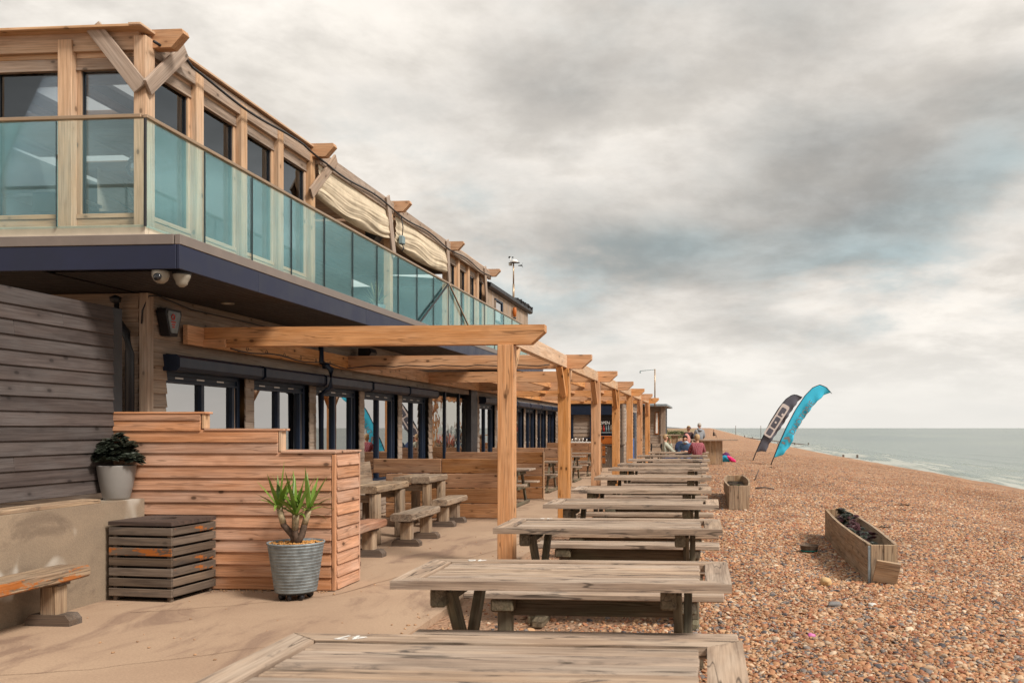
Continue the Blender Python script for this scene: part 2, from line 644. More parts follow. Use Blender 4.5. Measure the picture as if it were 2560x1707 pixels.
M['lens'] = plain('black_lens', (0.01, 0.01, 0.012), 0.12, 0.0, 0.6)
M['canvas'] = plain('cream_canvas', (0.66, 0.56, 0.42), 0.95, 0.0, 0.0, 0.22, 3.0, 0.3)
M['bluegrey'] = plain('pale_blue_plastic', (0.20, 0.28, 0.30), 0.5)
M['orange'] = plain('orange_plastic', (0.45, 0.12, 0.015), 0.55)
M['orange_paint'] = plain('worn_orange_paint', (0.36, 0.115, 0.025), 0.75, 0, 0.3, 0.3, 25.0)
M['white_paint'] = plain('white_paint', (0.80, 0.78, 0.74), 0.6)
M['red_print'] = plain('red_print', (0.55, 0.04, 0.03), 0.5)
M['skin'] = plain('skin', (0.52, 0.27, 0.18), 0.55, 0, 0.35, 0.06)
M['hair_blond'] = plain('blond_hair', (0.46, 0.31, 0.17), 0.7, 0, 0.3, 0.3, 30)
M['hair_grey'] = plain('grey_hair', (0.40, 0.35, 0.30), 0.7, 0, 0.3, 0.3, 30)
M['hair_dark'] = plain('dark_hair', (0.03, 0.026, 0.026), 0.6, 0, 0.3, 0.3, 30)
M['cloth_green'] = plain('pale_green_fleece', (0.42, 0.43, 0.35), 0.9)
M['cloth_grey'] = plain('grey_hoodie_cloth', (0.27, 0.28, 0.30), 0.9)
M['cloth_denim'] = plain('blue_denim', (0.075, 0.13, 0.23), 0.9)
M['cloth_pale'] = plain('pale_blue_hood', (0.46, 0.55, 0.62), 0.9)
M['cloth_brown'] = plain('dark_brown_cloth', (0.055, 0.03, 0.032), 0.9)
M['cloth_navy'] = plain('navy_cloth', (0.03, 0.05, 0.12), 0.9)
M['cloth_pink'] = plain('hot_pink_cloth', (0.70, 0.02, 0.16), 0.8)
M['cloth_blue'] = plain('bright_blue_cloth', (0.02, 0.26, 0.42), 0.8)
M['cloth_purple'] = plain('purple_cloth', (0.12, 0.02, 0.10), 0.8)
M['cloth_rose'] = plain('rose_cloth', (0.55, 0.24, 0.21), 0.85)
M['cloth_teal'] = plain('teal_cloth', (0.01, 0.17, 0.15), 0.85)
M['leaf_yucca'] = plain('yucca_green', (0.15, 0.25, 0.035), 0.42, 0, 0.5, 0.35, 9)
M['leaf_indoor'] = plain('indoor_plant_green', (0.10, 0.19, 0.09), 0.5, 0, 0.4, 0.3, 9)
M['leaf_dark'] = plain('aeonium_leaf', (0.035, 0.043, 0.03), 0.45, 0, 0.4, 0.4, 12)
M['leaf_red'] = plain('wine_leaf', (0.075, 0.022, 0.028), 0.5, 0, 0.4, 0.4, 12)
M['leaf_moss'] = plain('moss_leaf', (0.065, 0.10, 0.025), 0.7, 0, 0.3, 0.4, 12)
M['stem'] = plain('yucca_stem', (0.40, 0.32, 0.20), 0.85, 0, 0.2, 0.5, 35, 0.4)
M['stemdark'] = plain('yucca_trunk', (0.14, 0.095, 0.07), 0.9, 0, 0.2, 0.5, 30, 0.5)
M['soil'] = plain('dark_soil', (0.05, 0.035, 0.026), 0.95, 0, 0.1, 0.4, 40, 0.4)
M['stone_yellow'] = plain('yellow_flint', (0.60, 0.40, 0.20), 0.7, 0, 0.3, 0.25, 12, 0.2)
M['shell'] = plain('white_shell', (0.66, 0.64, 0.60), 0.6)
M['driftwood'] = plain('grey_driftwood', (0.16, 0.12, 0.10), 0.9, 0, 0.2, 0.3, 20, 0.3)
M['flag_blue'] = plain('bright_blue_banner', (0.06, 0.52, 0.76), 0.8, 0, 0.2, 0.05, 2)
M['flag_grey'] = plain('slate_grey_banner', (0.11, 0.11, 0.135), 0.8, 0, 0.2, 0.2, 2)
M['flag_letter'] = plain('grey_print', (0.21, 0.19, 0.18), 0.8)
M['flag_white'] = plain('pale_print', (0.62, 0.55, 0.52), 0.8)
M['rail_glass'] = glass('green_tint_glass', (0.935, 0.985, 0.975), (0.60, 0.93, 0.97), 0.012, 0.0, 0.0, 0.40)
M['win_glass'] = glass('dark_window_glass', (0.78, 0.81, 0.82), (0.66, 0.74, 0.82), 0.07)
M['low_glass'] = glass('mirror_window_glass', (0.50, 0.52, 0.52), (0.64, 0.62, 0.61), 0.62, 0.0, 0.006)
M['screen_glass'] = glass('clear_plastic_screen', (0.75, 0.70, 0.6), (0.75, 0.72, 0.66), 0.40, 0.02, 0.35)
s = NT('chrome_glass_lamp')
s.bsdf((0.8, 0.82, 0.82), 0.08, 0.9)
M['chrome'] = s.m
s = NT('amber_filament')
e = s.n('ShaderNodeEmission')
e.inputs[0].default_value = (1.0, 0.42, 0.10, 1)
e.inputs[1].default_value = 3.0
s.t.links.new(e.outputs[0], s.out.inputs[0])
M['bulb'] = s.m
# red plaid
s = NT('red_plaid_cloth')
v, _, vo = s.obj()
w1 = s.n('ShaderNodeTexBrick')
s.put(w1.inputs['Vector'], s.mapping(vo, (1, 1, 1), rot=(0.5, 0.6, 0.78)))
w1.inputs['Color1'].default_value = (0.26, 0.035, 0.06, 1)
w1.inputs['Color2'].default_value = (0.19, 0.025, 0.045, 1)
w1.inputs['Mortar'].default_value = (0.48, 0.28, 0.28, 1)
w1.inputs['Scale'].default_value = 14
w1.inputs['Mortar Size'].default_value = 0.03
w1.offset = 0
w1.inputs['Brick Width'].default_value = 0.5
w1.inputs['Row Height'].default_value = 0.5
M['plaid'] = s.bsdf(w1.outputs[0], 0.9)
def painted(name, base, lo, hi, face):
    # wood of the given kind with flaked orange paint left on one face
    m = M[base].copy()
    m.name = name
    nt = m.node_tree
    bs = next(q for q in nt.nodes if q.type == 'BSDF_PRINCIPLED')
    src = bs.inputs['Base Color'].links[0].from_socket
    s_ = NT.__new__(NT)
    s_.m, s_.t = m, nt
    t_ = s_.n('ShaderNodeTexCoord')
    sp_ = s_.n('ShaderNodeSeparateXYZ')
    s_.put(sp_.inputs[0], t_.outputs['Normal'])
    f1 = s_.noise(s_.mapping(t_.outputs['Object'], (2.2, 9, 9), (4.2, 1, 2)), 1.0, 6, 0.65, 0.4)
    f2 = s_.noise(t_.outputs['Object'], 38, 4, 0.6)
    k = s_.rng(s_.math('ADD', f1, s_.math('MULTIPLY', f2, 0.22)), lo, hi)
    k = s_.math('MULTIPLY', k, s_.rng(s_.math('MULTIPLY', sp_.outputs['XYZ'.index(face[1])], -1.0 if face[0] == '-' else 1.0), 0.5, 0.8))
    s_.put(bs.inputs['Base Color'], s_.mix(s_.math('MULTIPLY', k, 0.85), src, (0.40, 0.115, 0.014)))
    return m


M['oakpaint'] = painted('oak_with_orange_paint', 'oak', 0.58, 0.66, '-Y')
M['cratepaint'] = painted('crate_slat_with_orange_paint', 'crate', 0.60, 0.68, '-Y')
M['cratepaint2'] = painted('crate_side_slat_with_orange_paint', 'crate', 0.66, 0.74, '-Y')
M['concrete'] = concrete('pale_tan_concrete', (0.445, 0.312, 0.215), (0.375, 0.255, 0.175), (0.26, 0.17, 0.122), 1.0, 0.3, 0.0, 0.0)
M['conc_wall'] = concrete('stained_wall_concrete', (0.34, 0.26, 0.185), (0.26, 0.20, 0.145), (0.20, 0.15, 0.11), 1.6, 0.35, 0.8)

GRAVEL = [(0.0, (0.45, 0.225, 0.115)), (0.19, (0.50, 0.305, 0.17)), (0.36, (0.39, 0.175, 0.09)), (0.49, (0.54, 0.375, 0.24)),
          (0.61, (0.33, 0.125, 0.065)), (0.69, (0.22, 0.19, 0.175)), (0.80, (0.62, 0.49, 0.36)), (0.865, (0.095, 0.083, 0.088)), (0.925, (0.47, 0.25, 0.125))]
# shingle sheet
s = NT('shingle_beach')
tcn = s.n('ShaderNodeTexCoord')
v = tcn.outputs['Object']
sx = s.n('ShaderNodeSeparateXYZ')
s.put(sx.inputs[0], v)
vA = s.voro(v, 26)
sA = s.n('ShaderNodeSeparateColor')
s.put(sA.inputs[0], vA.outputs['Color'])
cA = s.ramp(sA.outputs[0], GRAVEL, True)
vB = s.voro(v, 9)
sB = s.n('ShaderNodeSeparateColor')
s.put(sB.inputs[0], vB.outputs['Color'])
cB = s.ramp(sB.outputs[1], GRAVEL, True)
c = s.mix(0.35, cA, cB)
c = s.mix(1.0, c, s.ramp(vA.outputs['Distance'], [(0.3, (1.15, 1.15, 1.15)), (0.85, (0.62, 0.59, 0.57))]), 'MULTIPLY')  # crevice shade between the stones, put into the colour
big = s.noise(v, 0.35, 5, 0.6)
c = s.mix(1.0, c, s.ramp(big, [(0.3, (0.86, 0.84, 0.83)), (0.7, (1.1, 1.1, 1.1))]), 'MULTIPLY')
# trodden earth between the tables
ea = s.noise(v, 1.3, 5, 0.6)
earth = s.math('MULTIPLY', s.rng(s.math('ADD', sx.outputs[0], s.math('MULTIPLY', ea, 1.6)), 0.9, -0.1), 0.85)
ec = s.mix(s.noise(v, 22, 5, 0.7), (0.27, 0.155, 0.095), (0.42, 0.265, 0.175))
c = s.mix(earth, c, ec)
# wet foreshore
wet = s.rng(s.math('ADD', sx.outputs[0], s.math('MULTIPLY', big, 3.0)), 16.0, 21.0)
c = s.mix(s.math('MULTIPLY', wet, 0.45), c, (0.26, 0.14, 0.085))
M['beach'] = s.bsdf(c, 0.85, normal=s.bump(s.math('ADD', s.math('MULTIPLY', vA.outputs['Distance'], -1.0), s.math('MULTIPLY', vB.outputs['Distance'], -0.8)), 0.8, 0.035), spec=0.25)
# pebbles
s = NT('beach_pebbles')
oi = s.n('ShaderNodeObjectInfo')
tcn = s.n('ShaderNodeTexCoord')
c = s.ramp(oi.outputs['Random'], GRAVEL, True)
r2 = s.math('FRACT', s.math('MULTIPLY', oi.outputs['Random'], 91.7))
hs = s.n('ShaderNodeHueSaturation')
s.put(hs.inputs['Value'], s.rng(r2, 0, 1, 0.76, 1.2, False))
s.put(hs.inputs['Color'], c)
nn = s.noise(tcn.outputs['Object'], 3.0, 4, 0.6)
c = s.mix(1.0, hs.outputs[0], s.ramp(nn, [(0.3, (0.82, 0.8, 0.78)), (0.7, (1.12, 1.12, 1.12))]), 'MULTIPLY')
pn = s.noise(oi.outputs['Location'], 0.55, 5, 0.62)
c = s.mix(1.0, c, s.ramp(pn, [(0.32, (0.72, 0.68, 0.66)), (0.60, (1.06, 1.06, 1.06))]), 'MULTIPLY')
M['pebble'] = s.bsdf(c, 0.62, spec=0.35)
# sea
s = NT('grey_green_sea')
tcn = s.n('ShaderNodeTexCoord')
v = tcn.outputs['Object']
sx = s.n('ShaderNodeSeparateXYZ')
s.put(sx.inputs[0], v)
w1 = s.noise(s.mapping(v, (0.35, 0.12, 1), rot=(0, 0, -0.08)), 1.0, 6, 0.62, 0.3)
w2 = s.noise(s.mapping(v, (1.6, 0.6, 1), rot=(0, 0, 0.12)), 1.0, 5, 0.6)
w3 = s.noise(s.mapping(v, (0.02, 0.006, 1)), 1.0, 4, 0.6)
col = s.mix(s.rng(w3, 0.4, 0.6), (0.145, 0.19, 0.16), (0.105, 0.15, 0.135))
# foam where the swell breaks, only close to the shingle
shore = s.math('SUBTRACT', sx.outputs[0], s.rng(sx.outputs[1], 60, 330, 24.0, 18.5, False))
fo = s.noise(s.mapping(v, (0.55, 0.06, 1), rot=(0, 0, -0.04)), 1.0, 6, 0.68, 0.6)
fm = s.math('MULTIPLY', s.rng(s.math('ADD', fo, s.rng(shore, 0.0, 20.0, 0.13, -0.18, False)), 0.53, 0.66), s.rng(shore, 26.0, 4.0))
col = s.mix(s.math('MULTIPLY', fm, 0.6), col, (0.60, 0.585, 0.54))
h = s.math('ADD', s.math('MULTIPLY', w1, 1.0), s.math('MULTIPLY', w2, 0.35))
M['sea'] = s.bsdf(col, s.rng(fm, 0, 1, 0.22, 0.8, False), normal=s.bump(h, 0.7, 0.35), spec=0.45)


# ------------------------------------------------------------------ ground, beach, sea
def bz(x, y):
    """height of the shingle"""
    sh = -4.6 * min(1.0, max(0.0, (y - 70) / 250.0)) + (1.2 if y < 70 else 1.2 * (1 - min(1, (y - 70) / 40)))
    xs = x - sh * max(0.0, min(1.0, (x - 3) / 15.0))
    P = [(-1e6, -0.06), (1.5, -0.06), (4, -0.14), (9, -0.72), (14, -1.52), (22, -3.0), (40, -5.5), (1e6, -5.6)]
    for (a, za), (b, zb) in zip(P, P[1:]):
        if a <= xs <= b:
            t = (xs - a) / (b - a)
            z = za + (zb - za) * t
            break
    if x > -2:
        z += 0.05 * min(1.0, max(0.0, (x - 2.5) / 3)) * math.sin(x * 1.5 + 1.8 * noise.noise(Vector((x * 0.1, y * 0.11, 5))))
        z += 0.06 * noise.noise(Vector((x * 0.35, y * 0.35, 0.3))) + 0.02 * noise.noise(Vector((x * 1.4, y * 1.4, 2.3)))
    return z


def grid_mesh(xs, ys, f, mat):
    V = [(x, y, f(x, y)) for y in ys for x in xs]
    nx = len(xs)
    F = [(j * nx + i, j * nx + i + 1, (j + 1) * nx + i + 1, (j + 1) * nx + i) for j in range(len(ys) - 1) for i in range(nx - 1)]
    me = bpy.data.meshes.new('sheet')
    me.from_pydata(V, [], F)
    me.materials.append(mat)
    for p in me.polygons:
        p.use_smooth = True
    return me


def lin(a, b, st):
    n = max(1, int(round((b - a) / st)))
    return [a + (b - a) * i / n for i in range(n)]


bx = [-6000, -1500, -300, -80, -30, -10] + lin(-4, 14, 0.4) + lin(14, 30, 0.8) + [30, 45, 70]
by = [-200, -40, -10] + lin(-2, 46, 0.4) + lin(46, 120, 2) + lin(120, 420, 12) + [420, 700, 1200, 2500, 6000]
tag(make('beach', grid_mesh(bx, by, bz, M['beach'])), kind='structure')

sxs = lin(10, 60, 0.7) + lin(60, 200, 8) + [200, 400, 900, 2500, 9000]
sys_ = [-60, 0] + lin(10, 200, 1.6) + lin(200, 600, 12) + [600, 1200, 3000, 12000]


def sea_z(x, y):
    near = max(0.0, min(1.0, (70 - x) / 40)) * max(0.0, min(1.0, (260 - y) / 150))
    ph = x * 0.85 + 1.6 * noise.noise(Vector((x * 0.05, y * 0.035, 0))) * 2.2
    a = 0.5 + 0.5 * noise.noise(Vector((x * 0.11, y * 0.03, 4)))
    wv = max(0.0, math.sin(ph)) ** 3 * 0.34 * max(0, a)
    return -3.0 + near * wv + 0.03 * noise.noise(Vector((x * 0.5, y * 0.3, 9)))


tag(make('sea', grid_mesh(sxs, sys_, sea_z, M['sea'])), kind='structure')

# concrete terrace in front of the building
pv = make('pavement', slab([(-12, -4), (-2.33, -4), (-2.33, 9), (-2.36, 30), (-2.4, 60), (-12, 60)], 0.12, M['concrete']))
tag(pv, kind='structure')


def ribbon(pts2, w_, z_, mat):
    V, F = [], []
    P_ = [Vector((p[0], p[1], 0)) for p in pts2]
    for i_, p in enumerate(P_):
        d = (P_[min(i_ + 1, len(P_) - 1)] - P_[max(i_ - 1, 0)]).normalized()
        n_ = Vector((-d.y, d.x, 0)) * w_ * (0.5 + 0.5 * abs(noise.noise(p * 3)))
        V += [(*(p + n_).xy, z_), (*(p - n_).xy, z_)]
    for i_ in range(len(P_) - 1):
        F.append((2 * i_, 2 * i_ + 1, 2 * i_ + 3, 2 * i_ + 2))
    me = bpy.data.meshes.new('crack')
    me.from_pydata(V, [], F)
    me.materials.append(mat)
    return me


crack_mat = plain('earth_in_crack', (0.19, 0.115, 0.075), 0.95, 0, 0.1, 0.4, 20)
for ctrl, w_ in (([(-5.0, 7.35), (-4.3, 7.7), (-3.55, 8.3), (-3.35, 9.3), (-3.0, 10.6), (-2.62, 12.0), (-2.5, 13.5)], 0.006), ([(-3.45, 8.75), (-3.1, 8.95), (-2.7, 8.8)], 0.004), ([(-5.2, 5.2), (-4.1, 5.6), (-3.2, 6.3), (-2.5, 6.5)], 0.004)):
    pts_ = []
    for q_ in range(len(ctrl) - 1):
        for f_ in range(14):
            t_ = f_ / 14
            x_ = ctrl[q_][0] * (1 - t_) + ctrl[q_ + 1][0] * t_
            y_ = ctrl[q_][1] * (1 - t_) + ctrl[q_ + 1][1] * t_
            pts_.append((x_ + 0.05 * noise.noise(Vector((x_ * 3, y_ * 3, 1))), y_ + 0.05 * noise.noise(Vector((x_ * 3, y_ * 3, 7)))))
    make('crack', ribbon(pts_, w_, 0.004, crack_mat), pv)
# stray pebbles and grit swept against walls and along the edge
bm = bmesh.new()
rr = random.Random(44)
for i in range(420):
    k_ = rr.random()
    if k_ < 0.55:
        x_, y_ = -2.34 - abs(rr.gauss(0, 0.16)), rr.uniform(3.5, 22)
    elif k_ < 0.8:
        x_, y_ = rr.uniform(-5.5, -3.7), 8.46 - abs(rr.gauss(0, 0.05))
    else:
        x_, y_ = rr.uniform(-5.4, -2.5), rr.uniform(4.5, 15)
    r_ = rr.uniform(0.004, 0.011)
    bmesh.ops.create_icosphere(bm, subdivisions=1, radius=1, matrix=T((x_, y_, r_ * 0.5)) @ RZ(rr.uniform(0, 360)) @ Matrix.Diagonal((r_ * 1.4, r_, r_ * 0.7, 1)))
tag(make('stray_grit', mesh_of(bm, plain('tan_grit', (0.46, 0.27, 0.15), 0.7, 0, 0.3, 0.5, 9), True), None), kind='stuff')


# near pebbles: instances on a sheet of the same shape
def pebble_field():
    xs = lin(-2.2, 14.0, 0.4) + [14.0]
    ys = lin(2.0, 46, 0.4) + lin(46, 66, 2) + [66.0]
    me = grid_mesh(xs, ys, lambda x, y: bz(x, y) + 0.004, M['pebble'])
    o = make('pebbles', me)
    tag(o, kind='stuff')
    ng = bpy.data.node_groups.new('scatter_pebbles', 'GeometryNodeTree')
    ng.interface.new_socket('Geometry', in_out='INPUT', socket_type='NodeSocketGeometry')
    ng.interface.new_socket('Geometry', in_out='OUTPUT', socket_type='NodeSocketGeometry')
    N, L = ng.nodes, ng.links
    gi, go = N.new('NodeGroupInput'), N.new('NodeGroupOutput')
    pos = N.new('GeometryNodeInputPosition')
    sp = N.new('ShaderNodeSeparateXYZ')
    L.new(pos.outputs[0], sp.inputs[0])
    dm = N.new('ShaderNodeMapRange')
    dm.interpolation_type = 'SMOOTHSTEP'
    dm.inputs[1].default_value, dm.inputs[2].default_value = 2, 40
    dm.inputs[3].default_value, dm.inputs[4].default_value = 2000, 60
    L.new(sp.outputs[1], dm.inputs[0])
    nz = N.new('ShaderNodeTexNoise')
    nz.inputs['Scale'].default_value = 1.3
    nz.inputs['Detail'].default_value = 3
    L.new(pos.outputs[0], nz.inputs['Vector'])
    mu = N.new('ShaderNodeMath')
    mu.operation = 'MULTIPLY_ADD'
    L.new(nz.outputs[0], mu.inputs[0])
    mu.inputs[1].default_value = 1.6
    L.new(sp.outputs[0], mu.inputs[2])
    fx = N.new('ShaderNodeMapRange')
    fx.inputs[1].default_value, fx.inputs[2].default_value = -0.1, 1.0
    fx.inputs[3].default_value, fx.inputs[4].default_value = 0.10, 1.0
    L.new(mu.outputs[0], fx.inputs[0])
    mm = N.new('ShaderNodeMath')
    mm.operation = 'MULTIPLY'
    L.new(dm.outputs[0], mm.inputs[0])
    L.new(fx.outputs[0], mm.inputs[1])
    di = N.new('GeometryNodeDistributePointsOnFaces')
    L.new(gi.outputs[0], di.inputs['Mesh'])
    L.new(mm.outputs[0], di.inputs['Density'])
    ico = N.new('GeometryNodeMeshIcoSphere')
    ico.inputs['Radius'].default_value = 1.0
    ico.inputs['Subdivisions'].default_value = 2
    ss = N.new('GeometryNodeSetShadeSmooth')
    L.new(ico.outputs[0], ss.inputs[0])
    n2 = N.new('ShaderNodeTexNoise')
    n2.inputs['Scale'].default_value = 0.9
    off = N.new('ShaderNodeVectorMath')
    off.operation = 'MULTIPLY_ADD'
    sb = N.new('ShaderNodeVectorMath')
    sb.operation = 'SUBTRACT'
    L.new(n2.outputs['Color'], sb.inputs[0])
    sb.inputs[1].default_value = (0.5, 0.5, 0.5)
    sc = N.new('ShaderNodeVectorMath')
    sc.operation = 'SCALE'
    L.new(sb.outputs[0], sc.inputs[0])
    sc.inputs['Scale'].default_value = 0.9
    spn = N.new('GeometryNodeSetPosition')
    L.new(ss.outputs[0], spn.inputs['Geometry'])
    L.new(sc.outputs[0], spn.inputs['Offset'])
    sm = N.new('GeometryNodeSetMaterial')
    sm.inputs['Material'].default_value = M['pebble']
    L.new(spn.outputs[0], sm.inputs['Geometry'])
    rs = N.new('FunctionNodeRandomValue')
    rs.data_type = 'FLOAT_VECTOR'
    rs.inputs[0].default_value = (0.010, 0.008, 0.005)
    rs.inputs[1].default_value = (0.021, 0.017, 0.011)
    rr = N.new('FunctionNodeRandomValue')
    rr.data_type = 'FLOAT'
    rr.inputs[2].default_value, rr.inputs[3].default_value = 0.0, 1.0
    pw = N.new('ShaderNodeMath')
    pw.operation = 'POWER'
    L.new(rr.outputs[1], pw.inputs[0])
    pw.inputs[1].default_value = 7.0
    p2 = N.new('ShaderNodeMath')
    p2.operation = 'MULTIPLY_ADD'
    L.new(pw.outputs[0], p2.inputs[0])
    p2.inputs[1].default_value = 1.5
    p2.inputs[2].default_value = 0.75
    s2 = N.new('ShaderNodeVectorMath')
    s2.operation = 'SCALE'
    L.new(rs.outputs[0], s2.inputs[0])
    L.new(p2.outputs[0], s2.inputs['Scale'])
    ro = N.new('FunctionNodeRandomValue')
    ro.data_type = 'FLOAT_VECTOR'
    ro.inputs[0].default_value = (-0.5, -0.5, 0)
    ro.inputs[1].default_value = (0.5, 0.5, 6.28)
    ins = N.new('GeometryNodeInstanceOnPoints')
    L.new(di.outputs['Points'], ins.inputs['Points'])
    L.new(sm.outputs[0], ins.inputs['Instance'])
    L.new(ro.outputs[0], ins.inputs['Rotation'])
    L.new(s2.outputs[0], ins.inputs['Scale'])
    L.new(ins.outputs[0], go.inputs[0])
    md = o.modifiers.new('scatter', 'NODES')
    md.node_group = ng


pebble_field()

# ------------------------------------------------------------------ grey clad wall, low concrete wall
t = thing('concrete_wall', 'low stained concrete ledge wall below the grey board wall', 'wall', (-5.8, 6.5, 0))
make('wall_body', slab([(-6.06, 3.6), (-5.6, 3.6), (-5.6, 8.46), (-6.06, 8.46)], 0.92, M['conc_wall']), t, T((0, 0, 0.9)))
t = thing('board_wall', 'tall wall of dark grey-brown horizontal lap boards at the left edge', 'wall', (-5.95, 6.5, 0.97))
for i in range(14):
    z = 0.97 + 0.13 * i + 0.068
    segs = [(3.8, 7.45, 8.48), (3.8, 8.48), (3.8, 7.2, 8.48)][i % 3] if i in (2, 7, 11, 13) else (3.8, 8.48)
    if i == 12: segs = (3.8, 7.78, 8.48)
    for a, b_ in zip(segs, segs[1:]):
        bo = board('board', t, (0.022, b_ - a - 0.003, 0.148), (-5.945, (a + b_) / 2, z), M['grey_clad'], RY(-8))
        if i == 12 and a > 7: bo['label'] = 'paler patched board end'
board('backing', t, (0.05, 4.86, 1.82), (-6.0, 6.24, 1.90), M['black'])
board('end_trim', t, (0.05, 0.03, 1.82), (-5.99, 8.49, 1.88), M['grey_clad'])
t = tag(board('plank', None, (0.17, 1.9, 0.035), (-5.74, 6.95, 0.92), M['oak'], RY(2)), 'loose brown plank lying along the top of the low concrete wall', 'plank')

t = thing('wall_sign', 'white framed menu board with orange print on the grey board wall', 'sign', (-5.91, 6.85, 1.72))
board('panel', t, (0.012, 0.42, 0.45), (-5.912, 6.80, 1.715), M['white_paint'])
board('print', t, (0.004, 0.34, 0.30), (-5.903, 6.79, 1.69), M['orange_paint'], axis='y', b=0.001)
board('print', t, (0.003, 0.34, 0.06), (-5.9035, 6.79, 1.515), M['red_print'], axis='y', b=0.001)

# ------------------------------------------------------------------ stepped lap-board screen
t = thing('stepped_fence', 'stepped screen wall of orange-brown lap boards beside the bin and the potted yucca', 'fence', (-4.8, 8.8, 0))
XL, XR, YF, YB = -5.94, -3.66, 8.49, 9.10
rows = [(0.012 + 0.1215 * i, 0.1215, XR - 0.03) for i in range(11)] + [(1.349, 0.11, -4.235), (1.459, 0.11, -4.235), (1.569, 0.105, -5.03), (1.674, 0.06, -5.03)]
for z, p, x1 in rows:
    board('board', t, (x1 - XL, 0.022, p + 0.016), ((x1 + XL) / 2, YF - 0.006, z + p / 2 + 0.004), M['fence'], RX(-9))
for i in range(11):
    z = 0.012 + 0.1215 * i + 0.064
    board('end_board', t, (0.02, YB - YF - 0.075, 0.138), (XR - 0.008, (YF + YB) / 2 + 0.015, z), M['fence'], RY(-9))
board('corner_post', t, (0.035, 0.035, 1.33), (XR - 0.008, YF - 0.005, 0.675), M['fence'])
board('corner_post', t, (0.03, 0.025, 1.33), (XR - 0.006, YB - 0.012, 0.675), M['fence'])
board('core', t, (XR - XL - 0.05, 0.54, 1.335), ((XL + XR) / 2 - 0.02, 8.80, 0.675), M['fence'])
board('core', t, (1.70, 0.06, 0.222), (-5.085, 8.535, 1.456), M['fence'])
board('core', t, (0.91, 0.06, 0.160), (-5.485, 8.535, 1.65), M['fence'])
board('cap', t, (0.555, 0.66, 0.022), (-3.922, 8.79, 1.360), M['fence'], axis='x')
board('cap', t, (1.46, 0.50, 0.022), (-4.93, 8.87, 1.360), M['fence'], axis='x')
board('cap', t, (0.82, 0.13, 0.022), (-4.58, 8.535, 1.581), M['fence'], axis='x')
board('cap', t, (0.98, 0.13, 0.022), (-5.46, 8.535, 1.748), M['fence'], axis='x')
board('step_face', t, (0.03, 0.10, 0.200), (-4.215, 8.53, 1.468), M['larch'], axis='z')
board('step_face', t, (0.03, 0.10, 0.145), (-5.005, 8.53, 1.664), M['larch'], axis='z')

# ------------------------------------------------------------------ main building
XF = -6.1
B = thing('beach_restaurant', 'two storey timber beach restaurant with glazed upper floor and long balcony', 'building', (-6.1, 9.24, 0))


def lap(parent, x, y0, y1, z0, z1, pitch, mat, splits=1, name='board', tilt=7):
    n = int(round((z1 - z0) / pitch))
    p = (z1 - z0) / n
    for i in range(n):
        cuts = [y0] + ([y0 + (y1 - y0) * (k + 0.5 * (i % 2)) / splits for k in range(1, splits)] if splits > 1 else []) + [y1]
        for a, b_ in zip(cuts, cuts[1:]):
            board(name, parent, (0.02, b_ - a - 0.002, p + 0.014), (x, (a + b_) / 2, z0 + p * (i + 0.5)), mat, RY(-tilt), 0.003)


lower = board('lower_wall', B, (0.1, 27.7, 3.04), (XF - 0.32, 23.1, 1.53), M['dark'])
edges = [9.5, 11.45, 13.35, 15.3, 17.25, 19.15]
edges2 = [23.2, 25.2, 27.2, 29.2, 31.2, 33.2, 35.2]
lap(lower, XF, 9.3, 36.9, 2.44, 3.06, 0.155, M['facade'], 5)
lap(lower, XF, 9.3, 9.6, 0.02, 2.44, 0.15, M['facade'])
for e in edges[1:-1] + edges2[1:-1]:
    lap(lower, XF - 0.015, e - 0.11, e + 0.11, 0.02, 2.44, 0.15, M['facade'], tilt=3)
lap(lower, XF, 19.02, 19.25, 0.02, 2.44, 0.15, M['facade'])
lap(lower, XF, 22.95, 23.3, 0.02, 2.44, 0.15, M['facade'])
lap(lower, XF, 35.1, 36.9, 0.02, 2.44, 0.15, M['facade'])
lap(lower, XF, 9.62, 19.0, 0.02, 0.62, 0.15, M['facade'], 3)
lap(lower, XF, 23.3, 35.1, 0.02, 0.62, 0.15, M['facade'], 4)
# side wall of the ground floor
side = board('side_wall', B, (6.0, 0.06, 3.04), (-9.15, 9.29, 1.53), M['black'])
for i in range(20):
    board('board', side, (5.96, 0.02, 0.166), (-9.16, 9.245, 0.09 + i * 0.152), M['facade'], RX(-7), 0.003)
board('corner_post', B, (0.10, 0.10, 3.04), (XF + 0.015, 9.225, 1.535), M['facade'])


